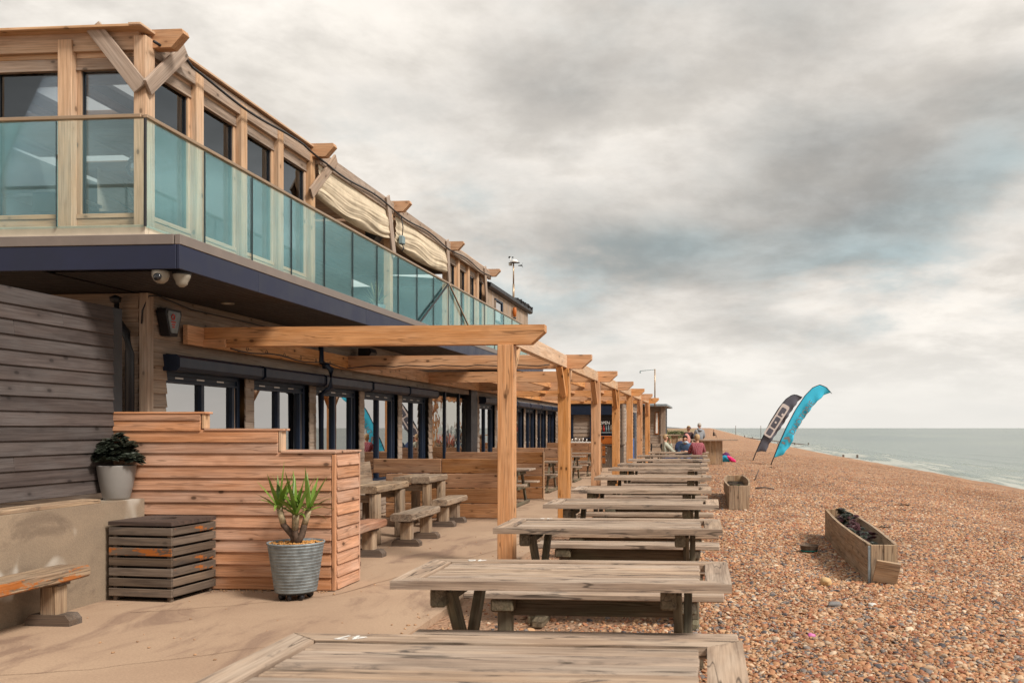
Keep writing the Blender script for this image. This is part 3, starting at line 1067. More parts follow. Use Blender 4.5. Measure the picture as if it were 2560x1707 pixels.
def low_window(y0, y1, k):
    """ground floor window: frame, two panes, vent strip, sill"""
    a, b_ = y0 + 0.13, y1 - 0.13
    fr = board('window', B, (0.07, 0.06, 1.64), (XF - 0.11, a + 0.03, 1.42), M['navy'])
    for nm, sz, ct in (('frame', (0.07, 0.06, 1.64), (XF - 0.11, b_ - 0.03, 1.42)),
                       ('frame', (0.07, b_ - a - 0.12, 0.06), (XF - 0.11, (a + b_) / 2, 0.63)),
                       ('frame', (0.07, b_ - a - 0.12, 0.05), (XF - 0.11, (a + b_) / 2, 2.225)),
                       ('vent_strip', (0.05, b_ - a - 0.13, 0.055), (XF - 0.12, (a + b_) / 2, 2.175)),
                       ('frame', (0.07, b_ - a - 0.12, 0.03), (XF - 0.112, (a + b_) / 2, 2.132)),
                       ('mullion', (0.075, 0.065, 1.46), (XF - 0.11, a + (b_ - a) * 0.49, 1.388)),
                       ('sill', (0.14, b_ - a, 0.03), (XF - 0.02, (a + b_) / 2, 0.60))):
        board(nm, fr, sz, ct, M['navy'])
    for q, w_ in ((0, 0.03), (1, 0.28), (2, 0.47)):
        pass
    for j in range(3):
        board('vent_slot', fr, (0.006, 0.16, 0.018), (XF - 0.094, a + (b_ - a) * (0.22 + 0.26 * j), 2.178), M['steel'], axis='y', b=0.001)
    mid = a + (b_ - a) * 0.49
    for p0, p1 in ((a + 0.06, mid - 0.033), (mid + 0.033, b_ - 0.185)):
        board('pane', fr, (0.012, p1 - p0, 1.46), (XF - 0.125, (p0 + p1) / 2, 1.388), M['low_glass'], b=0.001)
    board('frame', fr, (0.07, 0.055, 1.46), (XF - 0.11, b_ - 0.160, 1.388), M['navy'])
    board('reveal', fr, (0.05, 0.07, 1.46), (XF - 0.13, b_ - 0.096, 1.388), M['larchgrey'])
    # roller shutter box
    bx_ = make('shutter_box', prism([(-0.09, 0.088), (0.14, 0.088), (0.18, 0.055), (0.18, -0.05), (0.14, -0.088), (-0.09, -0.088)], y1 - y0 - 0.09, M['navy']), B,
               T((XF + 0.02, (y0 + y1) / 2, 2.330)))
    for s_ in (-1, 1):
        make('end_cap', prism([(-0.09, 0.092), (0.142, 0.092), (0.185, 0.057), (0.185, -0.052), (0.142, -0.092), (-0.09, -0.092)], 0.014, M['navy']), bx_,
             T((XF + 0.02, (y0 + y1) / 2 + s_ * ((y1 - y0) / 2 - 0.042), 2.330)))


for k in range(5):
    low_window(edges[k], edges[k + 1], k)
for k in range(6):
    low_window(edges2[k], edges2[k + 1], k)

# recessed plastic-screened entrance
en = board('entrance_screen', B, (0.06, 0.06, 3.0), (XF - 0.05, 19.3, 1.52), M['navy'])
for y in (20.35, 21.5):
    board('post', en, (0.06, 0.07, 3.0), (XF - 0.05, y, 1.52), M['navy'])
for a, b_ in ((19.33, 20.315), (20.385, 21.465), (21.535, 22.2)):
    board('screen', en, (0.01, b_ - a, 2.3), (XF - 0.06, (a + b_) / 2, 1.18), M['screen_glass'], b=0.001)
board('transom', en, (0.08, 2.9, 0.6), (XF - 0.09, 20.75, 2.72), M['black'])
board('column', en, (0.30, 0.62, 3.02), (XF - 0.08, 22.55, 1.53), M['black'])
# rooms behind the ground floor glass
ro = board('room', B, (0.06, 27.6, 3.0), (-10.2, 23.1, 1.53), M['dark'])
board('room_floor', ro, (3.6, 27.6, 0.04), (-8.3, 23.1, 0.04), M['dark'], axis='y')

# soffit, fascia and balcony deck
XD, YD = -4.89, 7.9
dk = board('balcony_deck', B, (8.9 - 0.12, 18.0, 0.2), (-9.39 + 0.0, 17.0, 3.24), M['dark'])
for i in range(13):
    xx = -4.96 - i * 0.1
    board('soffit_strip', dk, (0.094, 17.9, 0.012), (xx, 16.98, 3.075), M['soffit'], b=0.003)
for i in range(16):
    board('soffit_strip', dk, (3.9, 0.094, 0.012), (-8.22, 7.98 + i * 0.1, 3.075), M['soffit'], b=0.003)
ycut = [YD, 9.35, 12.4, 15.4, 18.4, 21.4, 26.0]
for a, b_ in zip(ycut, ycut[1:]):
    board('fascia', dk, (0.03, b_ - a - 0.004, 0.225), (XD - 0.015, (a + b_) / 2, 3.183), M['fascia'])
    board('edge_trim', dk, (0.055, b_ - a - 0.003, 0.095), (XD - 0.02, (a + b_) / 2, 3.345), M['taupe'])
xcut = [-14.0, -10.2, -7.05, XD]
for a, b_ in zip(xcut, xcut[1:]):
    board('fascia', dk, (b_ - a - 0.036, 0.03, 0.225), ((a + b_) / 2 - 0.016, YD + 0.015, 3.183), M['fascia'])
    board('edge_trim', dk, (b_ - a - 0.056 if b_ == XD else b_ - a - 0.003, 0.055, 0.095), ((a + b_) / 2 - (0.027 if b_ == XD else 0), YD + 0.02, 3.345), M['taupe'])
XG, YG = -5.42, 8.2
board('upstand', dk, (8.4, 0.05, 0.21), (XG - 4.2 - 0.01, YG + 0.045, 3.455), M['cream'])
board('upstand', dk, (0.05, 17.7, 0.21), (XG - 0.035, YG + 8.9 + 0.03, 3.455), M['cream'])

# glass balustrade
gl = board('balustrade', B, (0.05, 17.75, 0.035), (XG, YG + 8.875, 4.60), M['brass'])
gl.name = 'balustrade'
board('handrail', gl, (8.4, 0.05, 0.035), (XG - 4.2 - 0.03, YG, 4.60), M['brass'])
y = YG + 0.02
k = 0
while y < 25.8:
    board('glass_panel', gl, (0.014, 0.985, 1.05), (XG, y + 0.4925, 4.06), M['rail_glass'], axis='y', b=0.0015)
    if k:
        board('joint', gl, (0.018, 0.008, 1.02), (XG, y - 0.006, 4.06), M['black'], b=0.001)
    y += 1.0
    k += 1
x = XG - 0.02
for k in range(7):
    board('glass_panel', gl, (0.875, 0.014, 1.05), (x - 0.4375, YG, 4.06), M['rail_glass'], axis='x', b=0.0015)
    board('joint', gl, (0.008, 0.018, 1.02), (x - 0.881, YG, 4.06), M['black'], b=0.001)
    x -= 0.888
board('corner_joint', gl, (0.022, 0.022, 1.04), (XG, YG, 4.06), M['black'], b=0.003)
# stay rod on the rail; the black bar imitates its reflection in the glass
span('stay_rod_and_reflection', gl, (XG + 0.03, 18.2, 4.57), (XG + 0.03, 20.35, 3.55), 0.035, 0.03, M['brass'])
span('stay_rod_and_reflection', gl, (XG + 0.03, 18.1, 4.57), (XG + 0.03, 16.25, 3.55), 0.035, 0.03, M['black'])

# upper storey
up = board('upper_frame', B, (0.14, 0.16, 2.40), (XF - 0.07, 9.32, 4.66), M['larch'])
posts_y = [10.28, 11.30, 12.31, 13.34]
for yy in posts_y + [16.75, 20.5]:
    board('post', up, (0.13, 0.15, 2.38), (XF - 0.065, yy, 4.65), M['larch'])
for yy in (21.4, 22.3, 23.2, 24.05):
    board('post', up, (0.13, 0.12, 2.38), (XF - 0.065, yy, 4.65), M['larch'])
posts_x = [-7.03, -8.02, -9.0, -9.98]
for xx in posts_x:
    board('post', up, (0.16, 0.13, 2.38), (xx, 9.30, 4.65), M['larch'])
# beams under the roof edge
board('roof_beam', up, (0.06, 4.02, 0.20), (XF - 0.045, 11.34, 5.79), M['larchgrey'])
for a, b_ in ((13.42, 16.68), (16.83, 20.43), (20.58, 24.3)):
    board('roof_beam', up, (0.07, b_ - a, 0.22), (XF + 0.035, (a + b_) / 2, 5.80), M['larchgrey'])
board('cap', up, (0.14, 4.3, 0.028), (XF - 0.04, 11.25, 5.9255), M['larch'])
board('cap', up, (0.12, 3.85, 0.03), (XF - 0.02, 22.4, 5.93), M['larch'])
board('cap', up, (4.9, 0.16, 0.03), (-8.55, 9.21, 5.926), M['larch'])
board('roof_beam', up, (4.6, 0.05, 0.20), (-8.5, 9.285, 5.815), M['larch'])


def up_window(axis, a, b_, z0=3.95, z1=5.53):
    """upper window between two posts: header boards, frame, sill, pane and panel below"""
    m = (a + b_) / 2
    w_ = b_ - a

    def bb(nm, par, width, depth, height, off, z, mat, shift=0.0, bev=0.004):
        if axis == 'y':
            return board(nm, par, (depth, width, height), (XF - off, m + shift, z), mat, b=bev)
        return board(nm, par, (width, depth, height), (m + shift, 9.24 + off, z), mat, b=bev)
    wd = bb('window', B, w_, 0.06, 0.05, 0.10, z0 - 0.025, M['larch'])
    bb('header_board', wd, w_, 0.03, 0.10, 0.085, z1 + 0.078, M['larchgrey'])
    bb('header_board', wd, w_, 0.03, 0.09, 0.087, z1 + 0.176, M['larch'])
    bb('head_rail', wd, w_, 0.055, 0.03, 0.09, z1 + 0.012, M['larchgrey'])
    for s_ in (-1, 1):
        bb('jamb', wd, 0.05, 0.06, z1 - z0 - 0.004, 0.11, (z0 + z1) / 2, M['larch'], s_ * (w_ / 2 - 0.025))
        bb('jamb', wd, 0.014, 0.05, z1 - z0 - 0.004, 0.125, (z0 + z1) / 2, M['black'], s_ * (w_ / 2 - 0.057))
    bb('pane', wd, w_ - 0.13, 0.012, z1 - z0, 0.13, (z0 + z1) / 2, M['win_glass'], 0, 0.001)
    bb('panel', wd, w_, 0.03, z0 - 0.05 - 3.47, 0.095, (z0 - 0.05 + 3.47) / 2, M['larch'])


py = [9.40] + [v_ for p in posts_y for v_ in (p - 0.075, p + 0.075)]
for k in range(4):
    up_window('y', py[2 * k] if k else 9.40, posts_y[k] - 0.075) if k == 0 else up_window('y', posts_y[k - 1] + 0.075, posts_y[k] - 0.075)
ys_ = [20.575, 21.4, 22.3, 23.2, 24.05]
for k in range(4):
    up_window('y', ys_[k] + (0.06 if k else 0), ys_[k + 1] - 0.06)
px_ = [-6.24] + posts_x
for k in range(4):
    up_window('x', px_[k + 1] + 0.08, px_[k] - (0.08 if k else 0))
# knee braces
br = up
span('brace', br, (-6.67, 9.20, 5.95), (-6.13, 9.20, 5.27), 0.175, 0.035, M['larchgrey'], up=(0, -1, 0)).data = chamfer_box(0.868, 0.175, 0.035, M['larchgrey'], 0.004)
for p0, p1 in (((XF + 0.09, 9.82, 5.93), (XF + 0.03, 9.22, 5.28)), ((XF + 0.10, 13.95, 5.92), (XF + 0.02, 13.22, 5.18)),
               ((XF + 0.10, 16.25, 5.92), (XF + 0.02, 16.83, 4.90)), ((XF + 0.10, 20.05, 5.9), (XF + 0.02, 20.50, 5.0)), ((XF + 0.10, 23.5, 5.9), (XF + 0.02, 24.0, 5.05))):
    span('brace', br, p0, p1, 0.17, 0.035, M['larchgrey'], up=(0, 1, 0.01)).data = chamfer_box((Vector(p1) - Vector(p0)).length, 0.035, 0.17, M['larchgrey'], 0.004)
# projecting joist ends
for yy in (9.42, 13.36, 16.85, 20.6, 24.25):
    make('joist_end', prism([(-0.1, 0.10), (0.30, 0.10), (0.32, 0.05), (0.18, -0.10), (-0.1, -0.10)], 0.12, M['larchorange']), up, T((XF + 0.03, yy, 5.87)))
# upper room: floor, roof with roof lights, partition, back wall
rm = board('upper_room', B, (0.08, 15.2, 2.35), (-10.6, 16.9, 4.66), plain('grey_teal_plaster', (0.16, 0.20, 0.20), 0.8))
board('room_floor', rm, (4.4, 14.9, 0.05), (-8.35, 16.8, 3.45), M['white_wood'], axis='y')
rf = board('roof', B, (4.35, 1.25, 0.06), (-8.35, 9.93, 5.885), M['ceil_wood'], axis='x')
board('roof_deck', rf, (4.35, 1.75, 0.06), (-8.35, 12.4, 5.885), M['ceil_wood'], axis='x')
for a, b_ in ((-10.52, -9.75), (-9.05, -8.62), (-7.92, -7.5), (-6.8, -6.18)):
    board('roof_deck', rf, (b_ - a, 0.96, 0.06), ((a + b_) / 2, 11.04, 5.885), M['dark'], axis='x')
for i in range(5):
    board('rafter', rf, (0.07, 4.0, 0.10), (-6.62 - i * 1.13, 11.3, 5.80), M['ceil_wood'])
for i in range(9):
    board('partition_board', rm, (4.2, 0.02, 0.158), (-8.35, 13.46, 3.56 + i * 0.15), M['white_wood'], RX(-7), 0.003)
board('partition_rail', rm, (4.2, 0.05, 0.06), (-8.35, 13.47, 5.0), M['black'])
board('partition_rail', rm, (0.05, 0.05, 0.9), (-7.4, 13.47, 5.4), M['black'])
for i in range(24):
    board('ceiling_board', rf, (4.3, 0.165, 0.025), (-8.33, 13.7 + i * 0.17, 5.87), M['ceil_wood'])
for i in range(8):
    board('back_board', rm, (0.02, 10.3, 0.3), (-9.9, 18.9, 3.64 + i * 0.29), M['white_wood'])
board('roof_deck', rf, (4.35, 6.4, 0.05), (-8.35, 21.1, 5.886), M['ceil_wood'])
board('white_strip', rm, (0.03, 7.0, 0.06), (-9.85, 18.2, 4.95), M['white_paint'])

for n_, (x_, y_, lab) in enumerate(((-7.62, 9.85, 'white cafe table with a teal cloth behind the leftmost upper window'), (-6.95, 12.3, 'white cafe table seen deeper inside the corner room'))):
    t = thing('cafe_table', lab, 'table', (x_, y_, 3.48))
    board('top', t, (0.75, 0.6, 0.035), (x_, y_, 4.24), M['white_paint'])
    board('cloth', t, (0.36, 0.62, 0.22), (x_ + 0.15, y_, 4.155), M['cloth_teal'], b=0.006)
    make('leg', tube([(x_, y_, 3.48), (x_, y_, 4.22)], 0.03, M['steel'], 8), t)
    make('napkin', prism([(-0.12, 0), (0.12, 0), (0.04, 0.10), (-0.06, 0.09)], 0.2, M['white_paint']), t, T((x_ - 0.1, y_, 4.26)))

# timber-clad rooftop cabin beyond the terrace
cb = thing('rooftop_cabin', 'upright board clad upper cabin with black gutter at the far end of the balcony', 'building', (-6.15, 27.2, 3.4))
board('core', cb, (4.0, 5.8, 2.3), (-8.25, 27.25, 4.4), M['dark'])
for i in range(40):
    yy = 24.37 + i * 0.145
    if 25.35 < yy < 26.3:
        board('board', cb, (0.025, 0.138, 1.35), (XF - 0.10, yy, 4.02), M['cabin'])
        board('board', cb, (0.025, 0.138, 0.16), (XF - 0.10, yy, 5.42), M['cabin'], axis='z')
    else:
        board('board', cb, (0.025, 0.138, 2.15), (XF - 0.10, yy, 4.42), M['cabin'])
fr = board('window', cb, (0.05, 0.95, 0.06), (XF - 0.08, 25.83, 5.31), M['navy'])
board('frame', fr, (0.05, 0.06, 0.60), (XF - 0.08, 25.38, 4.98), M['facade'])
board('frame', fr, (0.05, 0.10, 0.60), (XF - 0.08, 26.25, 4.98), M['navy'])
board('frame', fr, (0.05, 0.95, 0.05), (XF - 0.08, 25.83, 4.70), M['navy'])
board('pane', fr, (0.01, 0.78, 0.55), (XF - 0.09, 25.8, 4.98), M['low_glass'], b=0.001)
make('gutter', prism([(0, 0.06), (0.13, 0.08), (0.13, -0.02), (0.09, -0.06), (0, -0.07)], 5.9, M['black']), cb, T((XF - 0.08, 27.3, 5.56)))
make('roof', prism([(-4.1, 0.35), (0.06, 0.05), (0.06, 0.0), (-4.1, 0.28)], 5.95, M['dark']), cb, T((XF - 0.06, 27.3, 5.60)))
bm = bmesh.new()
for i in range(120):
    p = Vector((XF + rnd.uniform(-0.12, 0.05), rnd.uniform(28.0, 30.2), 5.64 + rnd.uniform(0, 0.06)))
    bmesh.ops.create_cube(bm, size=rnd.uniform(0.03, 0.09), matrix=T(p) @ RZ(rnd.uniform(0, 90)) @ RX(rnd.uniform(0, 60)))
tag(make('gutter_debris', mesh_of(bm, M['black']), cb, T((0, 0, 0))), kind='stuff')

# things fixed to the building
def lathe_thing(name, label, cat, prof, n, mat, M4, group=None):
    return tag(make(name, lathe(prof, n, mat), None, M4), label, cat, group)


t = thing('security_camera', 'ivory dome security camera with a black lens facing the viewer under the balcony corner', 'security camera', (-5.13, 7.97, 3.07))
make('dome', lathe([(0.055, 0), (0.075, 0), (0.075, -0.02), (0.075, -0.05), (0.06, -0.09), (0.03, -0.115), (0, -0.12)], 20, M['cctv']), t, T((-5.13, 7.99, 3.068)))
make('lens', lathe([(0.0, -0.012), (0.036, -0.012), (0.04, 0.0), (0.03, 0.016), (0, 0.02)], 16, M['lens']), t, T((-5.12, 7.925, 3.005)) @ RX(78))
t = thing('security_camera', 'blank ivory dome security camera, nearer the balcony side edge', 'security camera', (-4.98, 8.1, 3.07))
make('dome', lathe([(0.06, 0), (0.078, 0), (0.078, -0.03), (0.068, -0.06), (0.055, -0.085), (0.05, -0.11), (0.02, -0.135), (0, -0.138)], 20, M['cctv']), t, T((-4.99, 8.1, 3.068)))
make('rim', lathe([(0.08, 0), (0.085, -0.012), (0.08, -0.02)], 20, M['black']), t, T((-4.99, 8.1, 3.068)))
t = thing('alarm_siren', 'black wedge-shaped alarm box with pale face and red print by the wall corner', 'alarm box', (-6.05, 9.53, 2.78))
make('housing', prism([(-0.14, 0.15), (0.14, 0.15), (0.15, 0.10), (0.07, -0.15), (-0.07, -0.15), (-0.15, 0.10)], 0.11, M['black']), t, T((-6.02, 9.53, 2.77)) @ RZ(90))
make('face', prism([(-0.105, 0.12), (0.105, 0.12), (0.115, 0.08), (0.055, -0.12), (-0.055, -0.12), (-0.115, 0.08)], 0.012, M['galv']), t, T((-5.962, 9.53, 2.775)) @ RZ(90))
make('emblem', lathe([(0.022, 0), (0.035, 0), (0.035, 0.004), (0.022, 0.004), (0.022, 0)], 12, M['red_print']), t, T((-5.953, 9.50, 2.83)) @ RY(90))
for q in range(3):
    board('emblem_bar', t, (0.004, 0.08 - q * 0.02, 0.014), (-5.954, 9.51, 2.775 - q * 0.028), M['red_print'], axis='y', b=0.001)


def floodlight(loc, label):
    t_ = thing('speaker_box', label, 'speaker', loc, None)
    make('body', prism([(-0.10, 0.09), (0.10, 0.09), (0.13, 0.02), (0.05, -0.09), (-0.10, -0.09)], 0.28, M['black']), t_, T(loc))
    board('bracket', t_, (0.08, 0.05, 0.05), (loc[0] - 0.10, loc[1], loc[2] + 0.06), M['black'])
    return t_


floodlight((-5.86, 14.9, 2.86), 'black wedge speaker fixed on the facade above the third shutter box')
floodlight((-6.25, 16.2, 5.14), 'black round-bellied speaker hanging below the first canvas blind')
t = thing('ceiling_light', 'small round flush light in the dark balcony soffit', 'light', (-5.66, 10.1, 3.07))
make('rim', lathe([(0.05, 0.0), (0.075, 0), (0.075, -0.012), (0.05, -0.012), (0.05, 0)], 20, M['cctv']), t, T((-5.66, 10.1, 3.068)))
make('diffuser', lathe([(0.05, -0.004), (0.0, -0.008)], 20, M['white_paint']), t, T((-5.66, 10.1, 3.066)))
t = thing('downpipe', 'navy round downpipe between second and third windows', 'pipe', (-5.98, 13.35, 0))
make('pipe', tube([(-5.98, 13.35, 0.1), (-5.98, 13.35, 2.12), (-5.82, 13.35, 2.22), (-5.82, 13.35, 2.5), (-5.98, 13.35, 2.62), (-5.98, 13.35, 3.06)], 0.045, M['navy'], 10), t)
for z in (0.9, 2.55):
    make('collar', lathe([(0.046, -0.04), (0.056, -0.04), (0.056, 0.04), (0.046, 0.04)], 12, M['navy']), t, T((-5.98 if z < 2 else -5.9, 13.35, z)))
t = thing('junction_box', 'pale blue-grey electrical box on the terrace post between the two canvas blinds', 'electrical box', (-5.95, 16.98, 5.25))
board('box', t, (0.10, 0.13, 0.17), (-5.98, 16.98, 5.25), M['bluegrey'], b=0.02)
make('cable', tube([(-5.97, 16.98, 5.17), (-5.95, 17.0, 5.1), (-5.97, 16.97, 5.04)], 0.012, M['black'], 6), t)
make('cable', tube([(-5.97, 16.98, 5.34), (-5.95, 16.96, 5.5), (-5.98, 16.94, 5.7)], 0.01, M['black'], 6), t)
t = thing('siren_box', 'small orange siren on the boards of the rooftop cabin', 'alarm box', (-6.12, 27.6, 5.2))
make('shell', lathe([(0, -0.16), (0.05, -0.14), (0.065, 0), (0.06, 0.12), (0.035, 0.15), (0, 0.15)], 14, M['orange']), t, T((-6.10, 27.6, 5.22)))
make('foot', lathe([(0, -0.05), (0.05, -0.04), (0.06, 0), (0, 0)], 12, M['black']), t, T((-6.10, 27.6, 5.05)))
t = thing('pipe_bundle', 'black cable pipes curving down the recess beside the grey board wall', 'pipes', (-6.2, 9.15, 1.0))
make('pipe', tube([(-8.6, 9.14, 2.86), (-7.2, 9.14, 2.86), (-6.6, 9.14, 2.85), (-6.38, 9.14, 2.78), (-6.25, 9.13, 2.62), (-6.21, 9.13, 2.4), (-6.21, 9.13, 0.9)], 0.045, M['black'], 10), t)
make('pipe', tube([(-6.37, 9.15, 3.0), (-6.37, 9.15, 0.9)], 0.026, M['black'], 8), t)
make('pipe', tube([(-7.2, 9.10, 2.32), (-6.65, 9.10, 2.32), (-6.48, 9.10, 2.24), (-6.44, 9.10, 2.0), (-6.44, 9.10, 0.9)], 0.04, M['black'], 8), t)
make('rose', lathe([(0, -0.05), (0.05, -0.03), (0.06, 0.02), (0.0, 0.05)], 12, M['black']), t, T((-6.37, 9.13, 2.98)))
board('meter_box', t, (0.16, 0.08, 0.34), (-6.60, 9.17, 2.0), M['bluegrey'])
t = tag(make('wall_cable', tube([(-6.10, 9.165, 2.72), (-6.09, 9.165, 2.86), (-6.035, 9.19, 3.02), (-6.03, 9.35, 3.045), (-6.045, 10.0, 2.98), (-6.05, 11, 2.985), (-6.05, 12.2, 2.97), (-6.05, 13.8, 2.99)], 0.008, M['black'], 6)),
        'thin black cable looping round the wall corner above the alarm box', 'cable')
pts_ = []
yy = 9.25
while yy < 24.3:
    pts_.append((XF + 0.085 + (0.02 if yy > 13.4 else 0), yy, 5.77 + 0.035 * math.sin(yy * 2.1) + (-0.02 if yy > 13 else 0) + (0.07 if abs(yy - 9.7) < 0.25 else 0)))
    yy += 0.18
t = tag(make('eaves_cable', tube(pts_, 0.016, M['black'], 6)), 'thick black cable strung along the eaves of the upper floor', 'cable')


# canvas blinds
def blind(y0, y1, seed, label):
    rr = random.Random(seed)
    ns, nt_ = 110, 46
    ph = [rr.uniform(0, 6.28) for _ in range(6)]
    V, F = [], []
    for i in range(ns + 1):
        s_ = i / ns
        yv = y0 + (y1 - y0) * s_
        drop = 0.47 + 0.09 * math.sin(math.pi * s_) + 0.02 * math.sin(7 * s_ + ph[0])
        for j in range(nt_ + 1):
            q = j / nt_
            w1_ = q + 0.10 * noise.noise(Vector((s_ * 2.2 + seed, 0.3, q)))
            fold = 0.028 * noise.noise(Vector((s_ * 2.0 + seed, w1_ * 6.0, 0))) + 0.012 * noise.noise(Vector((s_ * 3.5 + seed, w1_ * 15, 4))) * (0.4 + q) + 0.010 * noise.noise(Vector((s_ * 5 + seed, w1_ * 34, 8))) * q
            belly = 0.035 * math.sin(math.pi * min(1, q * 1.1)) * (0.5 + 0.5 * math.sin(math.pi * s_))
            V.append((XF + 0.03 + belly + fold * min(1, q * 4), yv, 5.71 - drop * q - 0.03 * math.sin(12 * s_ + ph[4]) * q))
        # underside tucked back
        for j in range(1, 9):
            q = j / 8
            V.append((XF + 0.03 - 0.30 * q + 0.02 * math.sin(8 * s_ + ph[5]), yv, 5.71 - drop - 0.06 * math.sin(math.pi * q) * (0.4 + math.sin(math.pi * s_)) + 0.34 * q * q))
    w_ = nt_ + 9
    for i in range(ns):
        for j in range(w_ - 1):
            F.append((i * w_ + j, (i + 1) * w_ + j, (i + 1) * w_ + j + 1, i * w_ + j + 1))
    me = bpy.data.meshes.new('blind')
    me.from_pydata(V, [], F)
    me.materials.append(M['canvas'])
    for p in me.polygons:
        p.use_smooth = True
    o = make('canvas_blind', me)
    sd = o.modifiers.new('thick', 'SOLIDIFY')
    sd.thickness = 0.006
    tag(o, label, 'blind', 'gathered canvas blinds under the terrace eaves')


blind(13.44, 16.66, 3, 'gathered cream canvas blind beside the glazed corner room')
blind(16.85, 20.42, 8, 'gathered cream canvas blind beyond the electrical box')

# weather station on the cabin roof
t = thing('weather_station', 'weather station with wind cups on a tall pole above the rooftop cabin', 'weather station', (-6.4, 28.8, 5.6))
make('pole', tube([(-6.4, 28.8, 5.6), (-6.4, 28.8, 6.3)], 0.035, M['brass'], 8), t)
make('pole', tube([(-6.4, 28.8, 6.3), (-6.4, 28.8, 6.98)], 0.024, M['brass'], 8), t)
board('bar', t, (0.36, 0.05, 0.03), (-6.38, 28.8, 6.99), M['black'])
make('sensor_housing', lathe([(0.0, 0), (0.12, 0), (0.11, 0.05), (0.05, 0.10), (0, 0.11)], 14, M['white_paint']), t, T((-6.36, 28.8, 7.0)))
board('shield', t, (0.10, 0.1, 0.07), (-6.5, 28.8, 6.94), M['cctv'])
make('mast', tube([(-6.5, 28.8, 6.98), (-6.5, 28.8, 7.17)], 0.012, M['white_paint'], 6), t)
for a in (0, 120, 240):
    make('wind_cup', lathe([(0, -0.03), (0.028, -0.015), (0.03, 0.01)], 8, M['black']), t, T((-6.5 + 0.07 * math.cos(R(a + 20)), 28.8 + 0.07 * math.sin(R(a + 20)), 7.18)))
make('vane', prism([(0, 0.01), (0.14, 0.03), (0.16, 0.10), (0.13, 0.02), (0.17, -0.07), (0.12, -0.02), (0, -0.01)], 0.012, M['black']), t, T((-6.25, 28.8, 6.90)))

# ------------------------------------------------------------------ kiosk and end block
K = thing('kiosk', 'lap board bar kiosk with dark serving hatch closing the far end of the terrace', 'building', (-4.8, 37, 0))
KY = 37.0
board('core', K, (2.46, 11, 2.78), (-4.87, 42.55, 1.4), M['dark'])
hatch = (-5.78, -3.84, 1.12, 2.42)
for i in range(18):
    z = 0.08 + 0.155 * i
    if z < hatch[2] - 0.02 or z > hatch[3] + 0.2:
        board('board', K, (2.5, 0.02, 0.168), (-4.87, KY - 0.01, z), M['facade'], RX(-7), 0.003)
    else:
        board('board', K, (0.32, 0.02, 0.168), (-5.95, KY - 0.01, z), M['facade'], RX(-7), 0.003)
        board('board', K, (0.22, 0.02, 0.168), (-3.73, KY - 0.01, z), M['facade'], RX(-7), 0.003)
        if z < 2.1:
            board('board', K, (0.72, 0.02, 0.168), (-5.32, KY - 0.012, z), M['facade'], RX(-7), 0.003)
for i in range(18):
    board('board', K, (0.02, 11.0, 0.168), (-3.61, 42.5, 0.08 + 0.155 * i), M['facade'], RY(-7), 0.003)
board('corner_post', K, (0.08, 0.08, 2.78), (-3.61, KY - 0.01, 1.4), M['facade'])
hb = board('hatch', K, (1.96, 0.22, 0.36), (-4.81, KY - 0.10, 2.32), M['navy'])
board('sill', hb, (1.40, 0.26, 0.05), (-4.50, KY - 0.12, 1.16), M['navy'])
board('frame', hb, (0.07, 0.1, 1.0), (-5.72, KY - 0.05, 1.64), M['navy'])
board('frame', hb, (0.09, 0.1, 0.98), (-4.93, KY - 0.05, 1.65), M['navy'])
board('frame', hb, (0.06, 0.1, 0.98), (-3.88, KY - 0.05, 1.65), M['navy'])
board('frame', hb, (0.98, 0.1, 0.12), (-4.40, KY - 0.052, 1.25), M['navy'])
board('shelf', hb, (0.95, 0.05, 0.05), (-4.40, KY - 0.03, 1.40), M['galv'])
make('lettering', text_mesh('OPEN', 0.17, M['white_paint'], 0.004), hb, T((-4.36, KY - 0.13, 1.80)) @ RX(90))
for i in range(9):
    cx_ = -4.80 + i * 0.10
    make('bottle', lathe([(0, 0), (0.034, 0), (0.034, 0.16), (0.014, 0.22), (0.014, 0.28), (0, 0.28)], 8, [M['red_print'], M['bluegrey'], M['galv'], M['brass']][i % 4]), hb, T((cx_, KY - 0.03, 1.43)))
board('roof', K, (2.9, 11.4, 0.14), (-4.85, 42.4, 2.87), M['taupe'])
wf = board('window', K, (0.05, 0.08, 1.3), (-3.58, 38.3, 1.65), M['white_paint'])
board('frame', wf, (0.05, 1.4, 0.08), (-3.58, 39.0, 0.98), M['white_paint'])
board('frame', wf, (0.05, 1.4, 0.10), (-3.58, 39.0, 2.33), M['white_paint'])
board('frame', wf, (0.05, 0.06, 1.3), (-3.58, 39.7, 1.65), M['navy'])
board('pane', wf, (0.01, 1.34, 1.26), (-3.585, 39.0, 1.65), M['win_glass'], b=0.001)
for y0, y1 in ((42.0, 43.2), (44.3, 45.6)):
    d = board('door', K, (0.05, y1 - y0, 2.3), (-3.57, (y0 + y1) / 2, 1.17), M['navy'])
    board('handle', d, (0.04, 0.03, 0.2), (-3.53, y0 + 0.12, 1.1), M['steel'])
board('blue_panel', K, (0.04, 0.5, 1.0), (-3.56, 41.6, 0.6), plain('blue_painted_panel', (0.03, 0.10, 0.30), 0.5))
E2 = thing('end_block', 'weathered board hut with overhanging grey roof behind the last pergola post', 'building', (-3.0, 48, 0))
board('core', E2, (1.05, 6, 2.75), (-3.1, 51.06, 1.38), M['dark'])
for i in range(18):
    board('board', E2, (0.98, 0.02, 0.168), (-3.10, 48.04, 0.08 + 0.155 * i), M['facade'], RX(-7), 0.003)
board('corner_post', E2, (0.26, 0.14, 2.72), (-2.50, 48.0, 1.36), M['facade'])
board('roof', E2, (1.5, 7, 0.10), (-3.0, 50.6, 2.81), M['galv'])
board('soffit', E2, (1.5, 1.2, 0.03), (-3.0, 47.6, 2.74), M['taupe'], axis='x')
